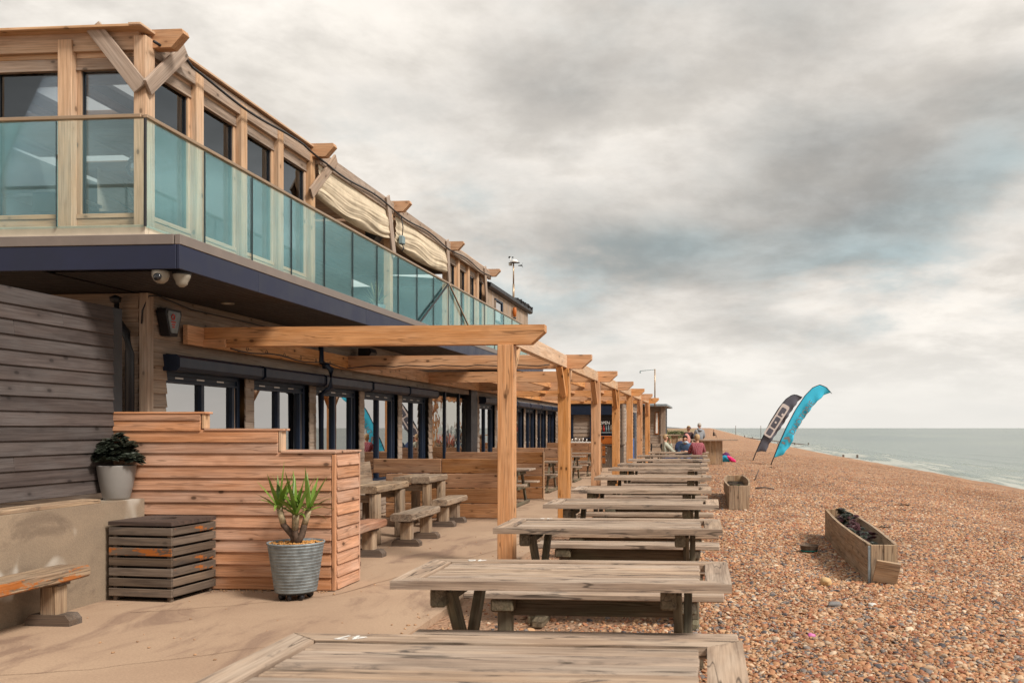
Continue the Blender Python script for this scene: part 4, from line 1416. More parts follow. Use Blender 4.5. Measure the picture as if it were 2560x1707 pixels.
board('notice_board', E2, (0.20, 0.03, 1.2), (-2.84, 47.99, 1.85), M['orange_paint'])
board('notice', E2, (0.11, 0.01, 1.1), (-2.84, 47.965, 1.85), M['white_paint'])
t = thing('lamp_mast', 'thin mast with a short wire arm rising behind the end hut', 'mast', (-2.85, 46.5, 2.8))
make('pole', tube([(-2.85, 46.5, 2.7), (-2.85, 46.5, 4.66)], 0.035, M['brass'], 8), t)
make('arm', tube([(-2.85, 46.5, 4.63), (-3.62, 46.5, 4.57)], 0.016, M['bluegrey'], 6), t)
make('tip', lathe([(0, -0.09), (0.03, -0.07), (0.03, 0.03), (0, 0.04)], 8, M['bluegrey']), t, T((-3.62, 46.5, 4.53)))
# counter before the kiosk
t = thing('bar_cabinet', 'dark plank cabinet with orange doors below the serving hatch', 'cabinet', (-4.0, 36.2, 0))
for i in range(6):
    board('plank', t, (0.165, 0.03, 0.85), (-4.45 + i * 0.17, 35.95, 0.45), M['crate'])
board('top', t, (1.1, 0.6, 0.05), (-4.03, 36.2, 0.90), M['crate'])
board('side', t, (0.03, 0.5, 0.85), (-4.52, 36.22, 0.45), M['crate'])
board('side', t, (0.03, 0.5, 0.85), (-3.53, 36.22, 0.45), M['crate'])
for z in (0.28, 0.58, 0.82):
    board('door', t, (0.18, 0.02, 0.22), (-4.30, 35.92, z), M['orange_paint'])
    board('knob', t, (0.03, 0.03, 0.03), (-4.18, 35.91, z), M['white_paint'])
t = thing('orange_crate', 'orange lidded carry box on the kiosk counter', 'box', (-4.2, 36.2, 0.93))
board('body', t, (0.55, 0.35, 0.28), (-4.17, 36.2, 1.07), M['orange'], b=0.02)
board('lid', t, (0.6, 0.38, 0.06), (-4.17, 36.2, 1.24), M['orange'], b=0.02)
board('clasp', t, (0.06, 0.02, 0.1), (-4.3, 36.0, 1.2), M['black'])
t = thing('wash_table', 'white topped service table with cutlery holders below the hatch', 'table', (-5.4, 36, 0))
board('top', t, (1.3, 0.6, 0.06), (-5.3, 36.1, 1.0), M['white_paint'])
board('cabinet', t, (1.2, 0.5, 0.9), (-5.3, 36.15, 0.5), M['facade'])
for i in range(5):
    make('holder', tube([(-5.6 + i * 0.15, 36.0, 1.03), (-5.58 + i * 0.15, 36.0, 1.15 + 0.04 * (i % 2))], 0.03, M['steel'], 7), t)

# ------------------------------------------------------------------ pergola
PY = [10.26, 14.50, 18.75, 23.0, 27.2, 31.4, 35.7]
P = thing('pergola', 'long orange pine pergola of seven beams on square posts along the terrace', 'pergola', (-2.36, 10.26, 0))
PX = -2.357


def pxx(y): return PX - (y - 10.26) * 0.005


for k, y in enumerate(PY):
    board('post', P, (0.185, 0.19, 2.565), (pxx(y), y, 1.2825), M['pergola'], b=0.006)
    x0, x1 = -6.02, pxx(y) + 0.455
    make('beam', prism([(x0, 0.1125), (x1, 0.1125), (x1, 0.03), (x1 - 0.16, -0.1125), (x0, -0.1125)], 0.15, M['pergola']), P, T((0, y, 2.68)))
    if k < 6:
        y2 = PY[k + 1]
        span('side_plate', P, (pxx(y) + 0.01, y + 0.078, 2.675), (pxx(y2) + 0.01, y2 - 0.078, 2.675), 0.20, 0.10, M['larch'])
        if k != 3:
            span('brace', P, (pxx(y2), y2 - 0.52, 2.575), (pxx(y2), y2 - 0.09, 2.12), 0.10, 0.075, M['pergola'], up=(1, 0, 0))
        span('brace', P, (pxx(y), y + 0.50, 2.575), (pxx(y), y + 0.09, 2.14), 0.10, 0.075, M['larch'], up=(1, 0, 0))
        board('ledger', P, (0.06, y2 - y - 0.16, 0.225), (-6.0 - 0.02, (y + y2) / 2, 2.675), M['pergola'])
        if k >= 2:
            for xx in (-5.05, -4.15, -3.25):
                board('purlin', P, (0.07, y2 - y - 0.155, 0.14), (xx, (y + y2) / 2, 2.71), M['pergola'])
board('ledger', P, (0.06, 0.34, 0.225), (-6.02, 10.26 - 0.25, 2.675), M['pergola'])
span('brace', P, (-6.0, 10.17, 2.60), (-5.72, 10.17, 2.60), 0.1, 0.03, M['pergola'])
# cable with festoon hooks on the second beam
pts_ = [(-6.0 + 0.1, 10.6 + i * 0.25, 2.58 - 0.02 * math.sin(i)) for i in range(15)] + [(-5.6 + i * 0.2, 14.40, 2.63 - 0.012 * (i % 3)) for i in range(16)]
t = thing('festoon_cable', 'black festoon cable with small rings clipped along the ledger and second pergola beam', 'cable', (-5.9, 12, 2.58))
make('cable', tube(pts_, 0.009, M['black'], 6), t)
for i in range(6):
    make('ring', tube([(-5.9 + 0.0, 11.0 + i * 0.5 + 0.025 * math.cos(a), 2.61 + 0.025 * math.sin(a)) for a in [j * 0.785 for j in range(9)]], 0.004, M['black'], 5), t)

# ------------------------------------------------------------------ divider screens
for n_, (y, xr, rows, lab) in enumerate(((15.42, -3.56, 4, 'low orange board divider behind the two oak slab tables'),
                                   (19.75, -3.70, 4, 'low orange board divider with its pale end behind the first pergola post'),
                                   (24.1, -3.75, 4, 'low board divider beside the second pergola post'),
                                   (32.3, -3.92, 4, 'low board divider in front of the kiosk cabinet'))):
    t = thing('divider', lab, 'divider', (-4.8, y, 0), 'low board dividers between the seating bays')
    xm = -4.71 + 0.1 * n_
    for i in range(4):
        hgt = 0.262
        cuts = [-5.95 if i == 3 else -5.72, xm if i == 3 else xr - 0.02, xr - 0.02] if i == 3 else [-5.72, xr - 0.02]
        for a, b_ in zip(cuts, cuts[1:]):
            board('board', t, (b_ - a - 0.008, 0.05, hgt - 0.010), ((a + b_) / 2, y, 0.012 + hgt * (i + 0.5)), M['divider'], b=0.012)
    board('end_cap', t, (0.025, 0.07, 1.055), (xr - 0.005, y, 0.535), M['larch'])
    board('post', t, (0.08, 0.08, 1.0), (-4.9, y + 0.07, 0.5), M['divider'])


# ------------------------------------------------------------------ long gravel-side tables
def long_table():
    t_ = thing('long_table', 'x', 'table', (0, 0, 0), 'weathered long tables in a row along the gravel')
    L, Wd, zt, th = 1.93, 0.85, 0.81, 0.048
    fl, fe = 0.12, 0.15
    for s_ in (-1, 1):
        o = make('edge_plank', slab([(-L / 2, -Wd / 2), (L / 2, -Wd / 2), (L / 2 - fe, -Wd / 2 + fl), (-L / 2 + fe, -Wd / 2 + fl)], th, M['table']), t_,
                 (T((0, 0, zt)) if s_ < 0 else T((0, 0, zt)) @ RZ(180)))
        g_ = 0.004
        make('end_plank', slab([(-Wd / 2 + g_, -L / 2), (Wd / 2 - g_, -L / 2), (Wd / 2 - fl - 0.002, -L / 2 + fe - g_), (-Wd / 2 + fl + 0.002, -L / 2 + fe - g_)], th, M['table']), t_,
             T((0, 0, zt - 0.001)) @ RZ(-90 if s_ < 0 else 90))
    iw = (Wd - 2 * fl) / 5
    for i in range(5):
        board('plank', t_, (L - 2 * fe - 0.035, iw - 0.015, th - 0.008), (-0.012 + 0.004 * (i % 2), -Wd / 2 + fl + iw * (i + 0.5), zt - th / 2 - 0.003), M['table'], b=0.006)
    for s_ in (-1, 1):
        xx = s_ * 0.66
        board('cleat', t_, (0.09, 0.72, 0.11), (xx - 0.05, 0, zt - th - 0.056), M['tleg'], b=0.012)
        span('leg', t_, (xx, -0.30, zt - th - 0.004), (xx, 0.27, 0.05), 0.10, 0.05, M['tleg'], up=(0, 1, 0.5))
        span('leg', t_, (xx + 0.055, 0.30, zt - th - 0.004), (xx + 0.055, -0.27, 0.05), 0.10, 0.05, M['tleg'], up=(0, 1, 0.5))
        board('foot', t_, (0.11, 0.72, 0.07), (xx + 0.03, 0, 0.025), M['tleg'], b=0.012)
    for xx in (-0.9, 0.9):
        for yy in (-0.40, 0.40):
            pass
    return t_


def long_bench():
    t_ = thing('bench', 'x', 'bench', (0, 0, 0), 'low plank benches of the long gravel tables')
    L = 1.82
    for yy in (-0.075, 0.075):
        board('seat_plank', t_, (L, 0.142, 0.045), (0, yy, 0.478), M['table'], b=0.007)
    board('rail', t_, (1.36, 0.04, 0.13), (0, 0, 0.385), M['tleg'])
    for s_ in (-1, 1):
        xx = s_ * 0.64
        board('cleat', t_, (0.16, 0.26, 0.09), (xx, 0, 0.408), M['tleg'], b=0.012)
        board('leg', t_, (0.10, 0.09, 0.30), (xx, 0.0, 0.212), M['tleg'], axis='z', b=0.008)
        board('foot', t_, (0.10, 0.34, 0.07), (xx, 0, 0.03), M['tleg'], b=0.012)
    return t_


# near edge y, far edge y, left x, right x
TB = [(2.70, 3.55, -1.70, 0.13), (4.80, 5.63, -1.76, 0.115), (7.38, 8.24, -1.82, 0.10), (9.70, 10.56, -1.83, 0.10), (12.0, 12.86, -1.88, 0.02), (15.05, 15.95, -1.96, 0.03),
      (18.25, 19.1, -2.08, -0.02), (20.5, 21.4, -2.12, -0.05), (23.5, 24.4, -2.17, 0.0), (26.8, 27.7, -2.17, -0.07), (30.6, 31.5, -2.1, -0.03)]
TL = ['weathered long table with white number 47, cut off by the bottom edge', 'weathered long table with white number 46 between the planks and cement edge',
      'weathered long table with white number 45 in front of the first pergola post',
      'weathered long table fourth in the gravel row, level with the first pergola bay', 'weathered long table fifth in the gravel row, just before the second pergola post',
      'weathered long table sixth in the gravel row, just past the second pergola post', 'weathered long table seventh in the row, by the third pergola post',
      'weathered long table eighth in the row, left of the nearer small planter', 'weathered long table ninth in the gravel row, by the fourth pergola post',
      'weathered long table tenth in the row, second from the seated people', 'weathered long table at the end of the row with people seated round it']
TN = ['the table cut by the bottom edge', 'the big table by the cement edge', 'the table before the first pergola post', 'the fourth table', 'the fifth table', 'the sixth table', 'the seventh table', 'the eighth table', 'the ninth table', 'the tenth table', 'the last table where people sit']
tab0 = long_table()
ben0 = long_bench()
first = True
bfirst = True
rt = random.Random(5)
for k, (ya, yb, xa, xb) in enumerate(TB):
    Mx = T(((xa + xb) / 2, (ya + yb) / 2, -0.05)) @ RZ(rt.uniform(-1.1, 1.1)) @ Matrix.Diagonal(((xb - xa) / 1.93, (yb - ya) / 0.85, 1, 1))
    o = copy_tree(tab0, Mx)
    o['label'] = TL[k]
    if k < 3:
        tm = make('number', text_mesh(['47', '46', '45'][k], 0.10, M['white_paint'], 0.0006), o, T((xa + 0.27 + 0.02 * k, yb - 0.075, 0.7625)) @ RZ(180 + rt.uniform(-6, 6)) @ Matrix.Diagonal((1.25, 0.9, 1, 1)))
    if k:
        for nm, yc in (('near', ya + 0.06), ('far', yb + 0.64)):
            if k == 10 and nm == 'far': yc = yb + 0.75
            b2 = copy_tree(ben0, T(((xa + xb) / 2 + rt.uniform(0.01, 0.09), yc, -0.05)) @ RZ(rt.uniform(-0.8, 0.8)))
            b2['label'] = 'low weathered plank bench on the %s side of %s' % (nm, TN[k])


def purge(o):
    for ch in list(o.children):
        for g in list(ch.children):
            W.pop(g, None)
            bpy.data.objects.remove(g)
        W.pop(ch, None)
        bpy.data.objects.remove(ch)
    W.pop(o, None)
    bpy.data.objects.remove(o)


purge(tab0)
purge(ben0)
# rust mark on the second table's near right corner and odd orange flecks stay part of the wood


# ------------------------------------------------------------------ picnic tables in the far bays
def picnic_table():
    t_ = thing('picnic_table', 'x', 'table', (0, 0, 0), 'A-frame picnic tables between the dividers')
    for i in range(4):
        board('top_plank', t_, (1.65, 0.16, 0.04), (0, -0.255 + 0.17 * i, 0.74), M['table'], b=0.006)
    for s_ in (-1, 1):
        for i in range(2):
            board('seat_plank', t_, (1.65, 0.125, 0.04), (0, s_ * (0.60 + 0.13 * i), 0.45), M['table'], b=0.006)
        xx = s_ * 0.55
        for q in (-1, 1):
            span('leg', t_, (xx, q * 0.20, 0.72), (xx, q * 0.66, 0.0), 0.09, 0.045, M['tleg'], up=(0, 1, 0.3))
        board('cross_bar', t_, (0.045, 1.5, 0.09), (xx + 0.05, 0, 0.385), M['tleg'])
        board('top_bar', t_, (0.045, 0.66, 0.08), (xx + 0.05, 0, 0.68), M['tleg'])
        board('foot_bar', t_, (0.05, 1.42, 0.06), (xx + 0.05, 0, 0.04), M['tleg'])
    return t_


pt = picnic_table()
for k, (yc, lab) in enumerate(((18.2, 'A-frame picnic table showing right of the first pergola post, against the second divider'),
                                (22.3, 'A-frame picnic table between the first and second pergola posts, before the third divider'),
                                (26.6, 'A-frame picnic table just beyond the second pergola post'),
                                (29.9, 'A-frame picnic table farthest along, close to the kiosk divider'))):
    if k == 0:
        pt.matrix_basis = T((-4.47, yc, 0))
        W_old = W[pt].copy()
        for ch in list(pt.children):
            W[ch] = T((-4.47, yc, 0)) @ W[ch]
        W[pt] = T((-4.47, yc, 0))
        pt['label'] = lab
    else:
        copy_tree(pt, T((-4.52 - 0.02 * k, yc, 0)))['label'] = lab


# ------------------------------------------------------------------ oak slab tables and benches of the first bay
def oak_slab(name, parent, size, center, mat, seed):
    """thick hand-cut slab with a wandering edge"""
    rr = random.Random(seed)
    sx_, sy_, sz_ = size
    bm = bmesh.new()
    n = 10
    rings = []
    for i in range(n + 1):
        x_ = -sx_ / 2 + sx_ * i / n
        e1, e2 = rr.uniform(-0.012, 0.012), rr.uniform(-0.012, 0.012)
        c_ = 0.012 if 0 < i < n else 0.02
        pr = [(-sy_ / 2 + e1, -sz_ / 2 + c_), (-sy_ / 2 + e1 + c_, -sz_ / 2), (sy_ / 2 + e2 - c_, -sz_ / 2), (sy_ / 2 + e2, -sz_ / 2 + c_),
              (sy_ / 2 + e2, sz_ / 2 - c_), (sy_ / 2 + e2 - c_, sz_ / 2 + rr.uniform(-0.003, 0.003)), (-sy_ / 2 + e1 + c_, sz_ / 2 + rr.uniform(-0.003, 0.003)), (-sy_ / 2 + e1, sz_ / 2 - c_)]
        rings.append([bm.verts.new((x_, a, b_)) for a, b_ in pr])
    for a, b_ in zip(rings, rings[1:]):
        for k_ in range(8):
            bm.faces.new((a[k_], a[(k_ + 1) % 8], b_[(k_ + 1) % 8], b_[k_]))
    bm.faces.new(rings[0])
    bm.faces.new(rings[-1][::-1])
    return make(name, mesh_of(bm, mat), parent, T(center) @ QY)


for n_, (y0, y1, lab) in enumerate(((11.75, 13.02, 'thick oak slab table just behind the stepped fence'), (14.0, 15.05, 'thick oak slab table against the first board divider'))):
    t = thing('oak_table', lab, 'table', (-4.78, (y0 + y1) / 2, 0), 'thick oak slab tables under the pergola')
    for j, xx in enumerate((-4.93, -4.63)):
        oak_slab('top_slab', t, (y1 - y0, 0.293, 0.10), (xx, (y0 + y1) / 2, 0.76), M['oak'], 10 + n_ * 3 + j)
    for yy in (y0 + 0.13, y1 - 0.16):
        for xx in (-5.0, -4.56):
            board('leg', t, (0.10, 0.20, 0.70), (xx, yy, 0.352), M['oak'], b=0.012)
        board('leg_rail', t, (0.34, 0.06, 0.10), (-4.78, yy, 0.63), M['oak'])
    board('stretcher', t, (0.06, y1 - y0 - 0.5, 0.10), (-4.78, (y0 + y1) / 2, 0.20), M['oakdark'])


def oak_bench(label, x, y0, y1, mat, z=0.45, w_=0.29, seed=1):
    t_ = thing('oak_bench', label, 'bench', (x, (y0 + y1) / 2, 0), 'thick slab benches on wide timber feet')
    oak_slab('seat', t_, (y1 - y0, w_, 0.095), (x, (y0 + y1) / 2, z - 0.048), mat, seed)
    for yy in (y0 + 0.24, y1 - 0.24):
        board('leg', t_, (0.15, 0.13, z - 0.20), (x, yy, (z - 0.20) / 2 + 0.075), M['oak'], axis='z', b=0.012)
        board('leg_pad', t_, (0.19, 0.14, 0.03), (x, yy, z - 0.113), M['oakdark'])
        make('foot', prism([(-0.19, -0.045), (0.19, -0.045), (0.19, 0.0), (0.15, 0.045), (-0.15, 0.045), (-0.19, 0.0)], 0.15, M['oakdark']), t_, T((x, yy, 0.046)))
    return t_


oak_bench('thick slab bench standing out in front of the oak tables', -4.10, 11.6, 12.9, M['oak'], seed=21)
oak_bench('thick slab bench with its far end close to the board divider', -4.30, 13.95, 15.05, M['oak'], seed=22)
oak_bench('reddish-edged slab bench sticking out from behind the stepped fence', -4.22, 9.75, 11.05, M['oakred'], seed=23)
ub = oak_bench('long slab bench with orange paint along the low concrete wall', -5.33, 5.2, 7.12, M['oak'], 0.45, 0.30, 24)
for ch in ub.children:
    if ch.name.startswith('seat'):
        ch.data.materials[0] = M['oakpaint']
t = thing('wall_bench', 'plank wall seat with upright back board behind the first oak table', 'bench', (-5.7, 13, 0))
board('seat', t, (0.38, 4.2, 0.05), (-5.74, 12.9, 0.46), M['oak'])
board('back', t, (0.05, 2.1, 0.40), (-5.86, 14.0, 0.82), M['oak'], RY(-8))
for yy in (11.2, 13.0, 14.8):
    board('leg', t, (0.30, 0.08, 0.43), (-5.74, yy, 0.217), M['oak'], axis='z')

# ------------------------------------------------------------------ slatted bin
Mb = T((-5.20, 8.15, 0)) @ RZ(-5)
t = make('slatted_bin', None, None, Mb)
tag(t, 'dark slatted timber bin with a holed plank lid beside the stepped fence', 'bin')
hw, hd = 0.325, 0.31


def inb(M4): return Mb @ M4


for i in range(7):
    z = 0.045 + i * 0.094 + 0.037
    for nm, sz, ct in (('slat', (2 * hw, 0.02, 0.072), (0, -hd, z)), ('slat', (2 * hw, 0.02, 0.072), (0, hd, z)),
                       ('slat', (0.02, 2 * hd - 0.03, 0.072), (hw - 0.01, 0, z)), ('slat', (0.02, 2 * hd - 0.03, 0.072), (-hw + 0.01, 0, z))):
        o = board(nm, None, sz, ct, M['cratepaint'] if i == 4 and ct[1] < -0.1 else M['cratepaint2'] if i in (2, 3, 6) and ct[0] > 0.1 else M['crate'], b=0.004)
        m4 = inb(W[o])
        o.parent = t
        o.matrix_parent_inverse = Mb.inverted()
        o.matrix_basis = m4
        W[o] = m4


def sub(nm, me, m4, par=None):
    return make(nm, me, par or t, inb(m4))


for sx_ in (-1, 1):
    for sy_ in (-1, 1):
        sub('corner_post', chamfer_box(0.66, 0.04, 0.04, M['crate'], 0.004), T((sx_ * (hw - 0.045), sy_ * (hd - 0.035), 0.33)) @ QZ)
sub('liner', chamfer_box(0.60, 2 * hd - 0.14, 2 * hw - 0.14, M['black'], 0.02), T((0, 0, 0.31)) @ QZ)
# lid in two planks with a round hole cut across them
bm = bmesh.new()
N_ = 32
zt, zb = 0.0, -0.035
lw, ld, hr = hw + 0.015, hd + 0.015, 0.115
out, inn = [], []
for i in range(N_):
    a = 2 * math.pi * i / N_
    ca, sa = math.cos(a), math.sin(a)
    kx = min(lw / abs(ca) if abs(ca) > 1e-6 else 9, ld / abs(sa) if abs(sa) > 1e-6 else 9)
    out.append((kx * ca, kx * sa))
    inn.append((hr * ca - 0.02, hr * sa + 0.02))
ot, it = [bm.verts.new((*p, zt)) for p in out], [bm.verts.new((*p, zt)) for p in inn]
ob, ib = [bm.verts.new((*p, zb)) for p in out], [bm.verts.new((*p, zb)) for p in inn]
for i in range(N_):
    j = (i + 1) % N_
    bm.faces.new((ot[i], ot[j], it[j], it[i]))
    bm.faces.new((ob[i], ib[i], ib[j], ob[j]))
    bm.faces.new((ot[i], ob[i], ob[j], ot[j]))
    bm.faces.new((it[i], it[j], ib[j], ib[i]))
sub('lid', mesh_of(bm, M['cratelid']), T((0, -0.0, 0.735)))
# ------------------------------------------------------------------ plants
def yucca(name, label, base, stems, seed, leafmat, leaf_len, n_leaf, spread=1.0, wid=0.045):
    rr = random.Random(seed)
    t_ = thing(name, label, 'plant', base)
    bx_, by_, bz_ = base
    for pts2, lean in stems:
        P_ = [Vector(base) + Vector(p) for p in pts2]
        st = make('stem', tube(P_, 0.034, M['stemdark'], 9, 0.026), t_)
        q = len(P_) - 2
        make('stem', tube([P_[q] + (P_[q + 1] - P_[q]) * 0.1, P_[q] + (P_[q + 1] - P_[q]) * 0.55, P_[-1]], 0.0295, M['stem'], 9, 0.027), t_)
        top = P_[-1]
        for i in range(n_leaf):
            az = 2.4 * i + rr.uniform(-0.3, 0.3)
            u = (i + 0.5) / n_leaf
            elev = R(85 - 70 * u * spread + rr.uniform(-10, 10))
            L_ = leaf_len * rr.uniform(0.75, 1.1)
            bm_ = bmesh.new()
            seg = 6
            rows = []
            for k_ in range(seg + 1):
                f = k_ / seg
                w_ = wid * (0.5 + 1.0 * math.sin(math.pi * min(1, f * 0.8 + 0.18)) ** 1.0) * (1 - f ** 3) * 0.75 + 0.001
                droop = -0.48 * L_ * f * f * max(0, (u - 0.25)) * rr.uniform(0.8, 1.2)
                x_ = L_ * f * math.cos(elev)
                z_ = L_ * f * math.sin(elev) + droop
                rows.append([bm_.verts.new((x_, -w_, z_ + w_ * 0.35)), bm_.verts.new((x_, 0, z_)), bm_.verts.new((x_, w_, z_ + w_ * 0.35))])
            for a, b_ in zip(rows, rows[1:]):
                bm_.faces.new((a[0], b_[0], b_[1], a[1]))
                bm_.faces.new((a[1], b_[1], b_[2], a[2]))
            me = mesh_of(bm_, leafmat, True)
            make('leaf', me, t_, T(top + Vector((0, 0, -0.02 * u))) @ Matrix.Rotation(az, 4, 'Z'))
    return t_


t = thing('metal_planter', 'ribbed galvanised metal pot on castors in front of the stepped fence', 'planter', (-3.87, 8.1, 0))
prof = [(0.0, 0.09), (0.175, 0.09), (0.178, 0.075), (0.187, 0.075)]
for i in range(14):
    z = 0.085 + i * 0.030
    r_ = 0.187 + 0.062 * (z - 0.075) / 0.43
    prof += [(r_, z), (r_ + 0.001, z + 0.018), (r_ + 0.0045, z + 0.021), (r_ + 0.0045, z + 0.025), (r_ + 0.002, z + 0.028)]
prof += [(0.250, 0.515), (0.258, 0.52), (0.258, 0.535), (0.246, 0.535), (0.242, 0.50), (0.236, 0.46)]
make('pot', lathe(prof, 40, M['galv']), t, T((-3.87, 8.1, 0)))
make('trolley', lathe([(0, 0.055), (0.16, 0.055), (0.16, 0.075), (0, 0.075)], 24, M['black']), t, T((-3.87, 8.1, 0)))
for a in (45, 135, 225, 315, 270):
    make('castor', lathe([(0, -0.018), (0.03, -0.018), (0.034, 0), (0.03, 0.018), (0, 0.018)], 12, M['black']), t,
         T((-3.87 + 0.13 * math.cos(R(a)), 8.1 + 0.13 * math.sin(R(a)), 0.035)) @ RZ(a + 20) @ RX(90))
bm = bmesh.new()
rr = random.Random(4)
for i in range(260):
    a, q = rr.uniform(0, 6.28), 0.235 * math.sqrt(rr.random())
    bmesh.ops.create_icosphere(bm, subdivisions=1, radius=1, matrix=T((q * math.cos(a), q * math.sin(a), 0.515 + rr.uniform(-0.01, 0.012))) @ RZ(rr.uniform(0, 360)) @ Matrix.Diagonal((rr.uniform(0.010, 0.02), rr.uniform(0.009, 0.014), 0.008, 1)))
g = make('pea_gravel', mesh_of(bm, plain('amber_pea_gravel', (0.60, 0.29, 0.08), 0.6, 0, 0.4, 0.6, 60), True), t, T((-3.87, 8.1, 0)))
g['kind'] = 'stuff'
make('soil', lathe([(0, 0.505), (0.238, 0.505)], 24, M['soil']), t, T((-3.87, 8.1, 0)))
yb_ = (-3.87, 8.1, 0.5)
yucca('yucca', 'green spiky yucca with several thick stems in the galvanised pot', yb_,
      [([(0, 0, 0), (-0.03, 0, 0.09), (-0.11, -0.02, 0.19), (-0.15, -0.03, 0.35)], 0), ([(0.0, 0, 0), (0.0, -0.02, 0.13), (0.02, -0.04, 0.29)], 0),
       ([(0, 0, 0), (0.05, 0.02, 0.10), (0.07, 0.02, 0.18), (0.11, 0.03, 0.33)], 0), ([(0, 0, 0), (-0.03, 0.04, 0.14), (-0.03, 0.05, 0.33)], 0)],
      11, M['leaf_yucca'], 0.41, 12, 1.0, 0.019)

t = thing('white_pot', 'tapered pale grey glazed pot on the low concrete wall', 'pot', (-5.78, 8.30, 0.9))
make('pot_body', lathe([(0, 0.0), (0.105, 0.0), (0.118, 0.02), (0.145, 0.14), (0.165, 0.26), (0.172, 0.325), (0.172, 0.335), (0.158, 0.335), (0.155, 0.28), (0, 0.27)], 36, M['ceramic']), t, T((-5.78, 8.30, 0.9)))


def rosette_plant(name, label, loc, centres, seed, mats, r, parts='rosette'):
    rr = random.Random(seed)
    t_ = thing(name, label, 'plant', loc)
    for c_ in centres:
        bm_ = bmesh.new()
        R_ = r * rr.uniform(0.75, 1.2)
        for i in range(30):
            az = 2.4 * i
            u = i / 30
            tilt = R(75 - 70 * u)
            L_ = R_ * (0.45 + 0.6 * u)
            w_ = L_ * 0.34
            pl = []
            for f, ww in ((0, 0.25), (0.45, 0.8), (0.8, 1.0), (1.0, 0.2)):
                x_, z_ = L_ * f * math.cos(tilt), L_ * f * math.sin(tilt)
                for s_ in (-1, 1):
                    pl.append(bm_.verts.new((x_ * math.cos(az) - s_ * ww * w_ * math.sin(az), x_ * math.sin(az) + s_ * ww * w_ * math.cos(az), z_ + 0.01 * ww)))
            for k_ in range(3):
                bm_.faces.new((pl[2 * k_], pl[2 * k_ + 2], pl[2 * k_ + 3], pl[2 * k_ + 1]))
        q = make(parts, mesh_of(bm_, rr.choice(mats), True), t_, T(Vector(loc) + Vector(c_)) @ RZ(rr.uniform(0, 360)) @ RX(rr.uniform(-25, 25)) @ RY(rr.uniform(-25, 25)))
    return t_


rr = random.Random(9)
rosette_plant('succulent', 'dark leafy aeonium bushing over the pale grey pot', (-5.78, 8.30, 1.2),
              [(0.23 * math.cos(a_) * q_, 0.17 * math.sin(a_) * q_, 0.05 + 0.24 * math.sqrt(max(0, 1 - q_ * q_)) * u_) for a_, q_, u_ in [(rr.uniform(0, 6.28), math.sqrt(rr.random()), rr.uniform(0.1, 1.1)) for _ in range(120)]], 5, [M['leaf_dark']], 0.065)
yucca('indoor_yucca', 'spiky pot plant seen through the balcony glass inside the corner room', (-6.85, 10.3, 3.5), [([(0, 0, 0), (0.0, 0, 0.3), (0.0, 0, 0.6)], 0)], 31, M['leaf_indoor'], 0.62, 20, 1.0, 0.022)
yucca('indoor_yucca', 'fine-leaved pot plant behind the balcony glass on the open terrace', (-5.85, 15.3, 3.5), [([(0, 0, 0), (0.0, 0, 0.1), (0.0, 0, 0.25)], 0)], 33, plain('dry_grass_leaf', (0.35, 0.36, 0.2), 0.6), 0.5, 34, 0.9, 0.010)
for loc, lab in (((-6.85, 10.3, 3.48), 'square dark pot under the spiky plant in the corner room'), ((-5.85, 15.3, 3.46), 'round pot under the fine-leaved terrace plant')):
    tag(make('plant_pot', lathe([(0, 0), (0.11, 0), (0.16, 0.3), (0.14, 0.3), (0.13, 0.24), (0, 0.24)], 16, M['galv']), None, T((loc[0], loc[1], loc[2]))), lab, 'pot')
t = thing('pendant_lamp', 'clear shiny pendant lamp hanging in the glazed corner room', 'lamp', (-6.7, 9.9, 5.8))
make('shade', lathe([(0.02, 0.16), (0.05, 0.14), (0.09, 0.06), (0.10, 0.0), (0.08, -0.07), (0.03, -0.1), (0, -0.1)], 18, M['chrome']), t, T((-6.7, 9.95, 4.62)))
make('cord', tube([(-6.7, 9.95, 4.76), (-6.7, 9.95, 5.84)], 0.006, M['black'], 6), t)
t = thing('hanging_bulb', 'glowing amber filament bulb hanging inside the second ground floor window', 'lamp', (-6.5, 12.0, 1.9))
make('bulb', lathe([(0, -0.075), (0.022, -0.05), (0.028, 0), (0.018, 0.05), (0, 0.06)], 12, M['bulb']), t, T((-6.31, 12.0, 1.88)))
make('cord', tube([(-6.31, 12.0, 1.94), (-6.31, 12.0, 2.9)], 0.005, M['black'], 6), t)


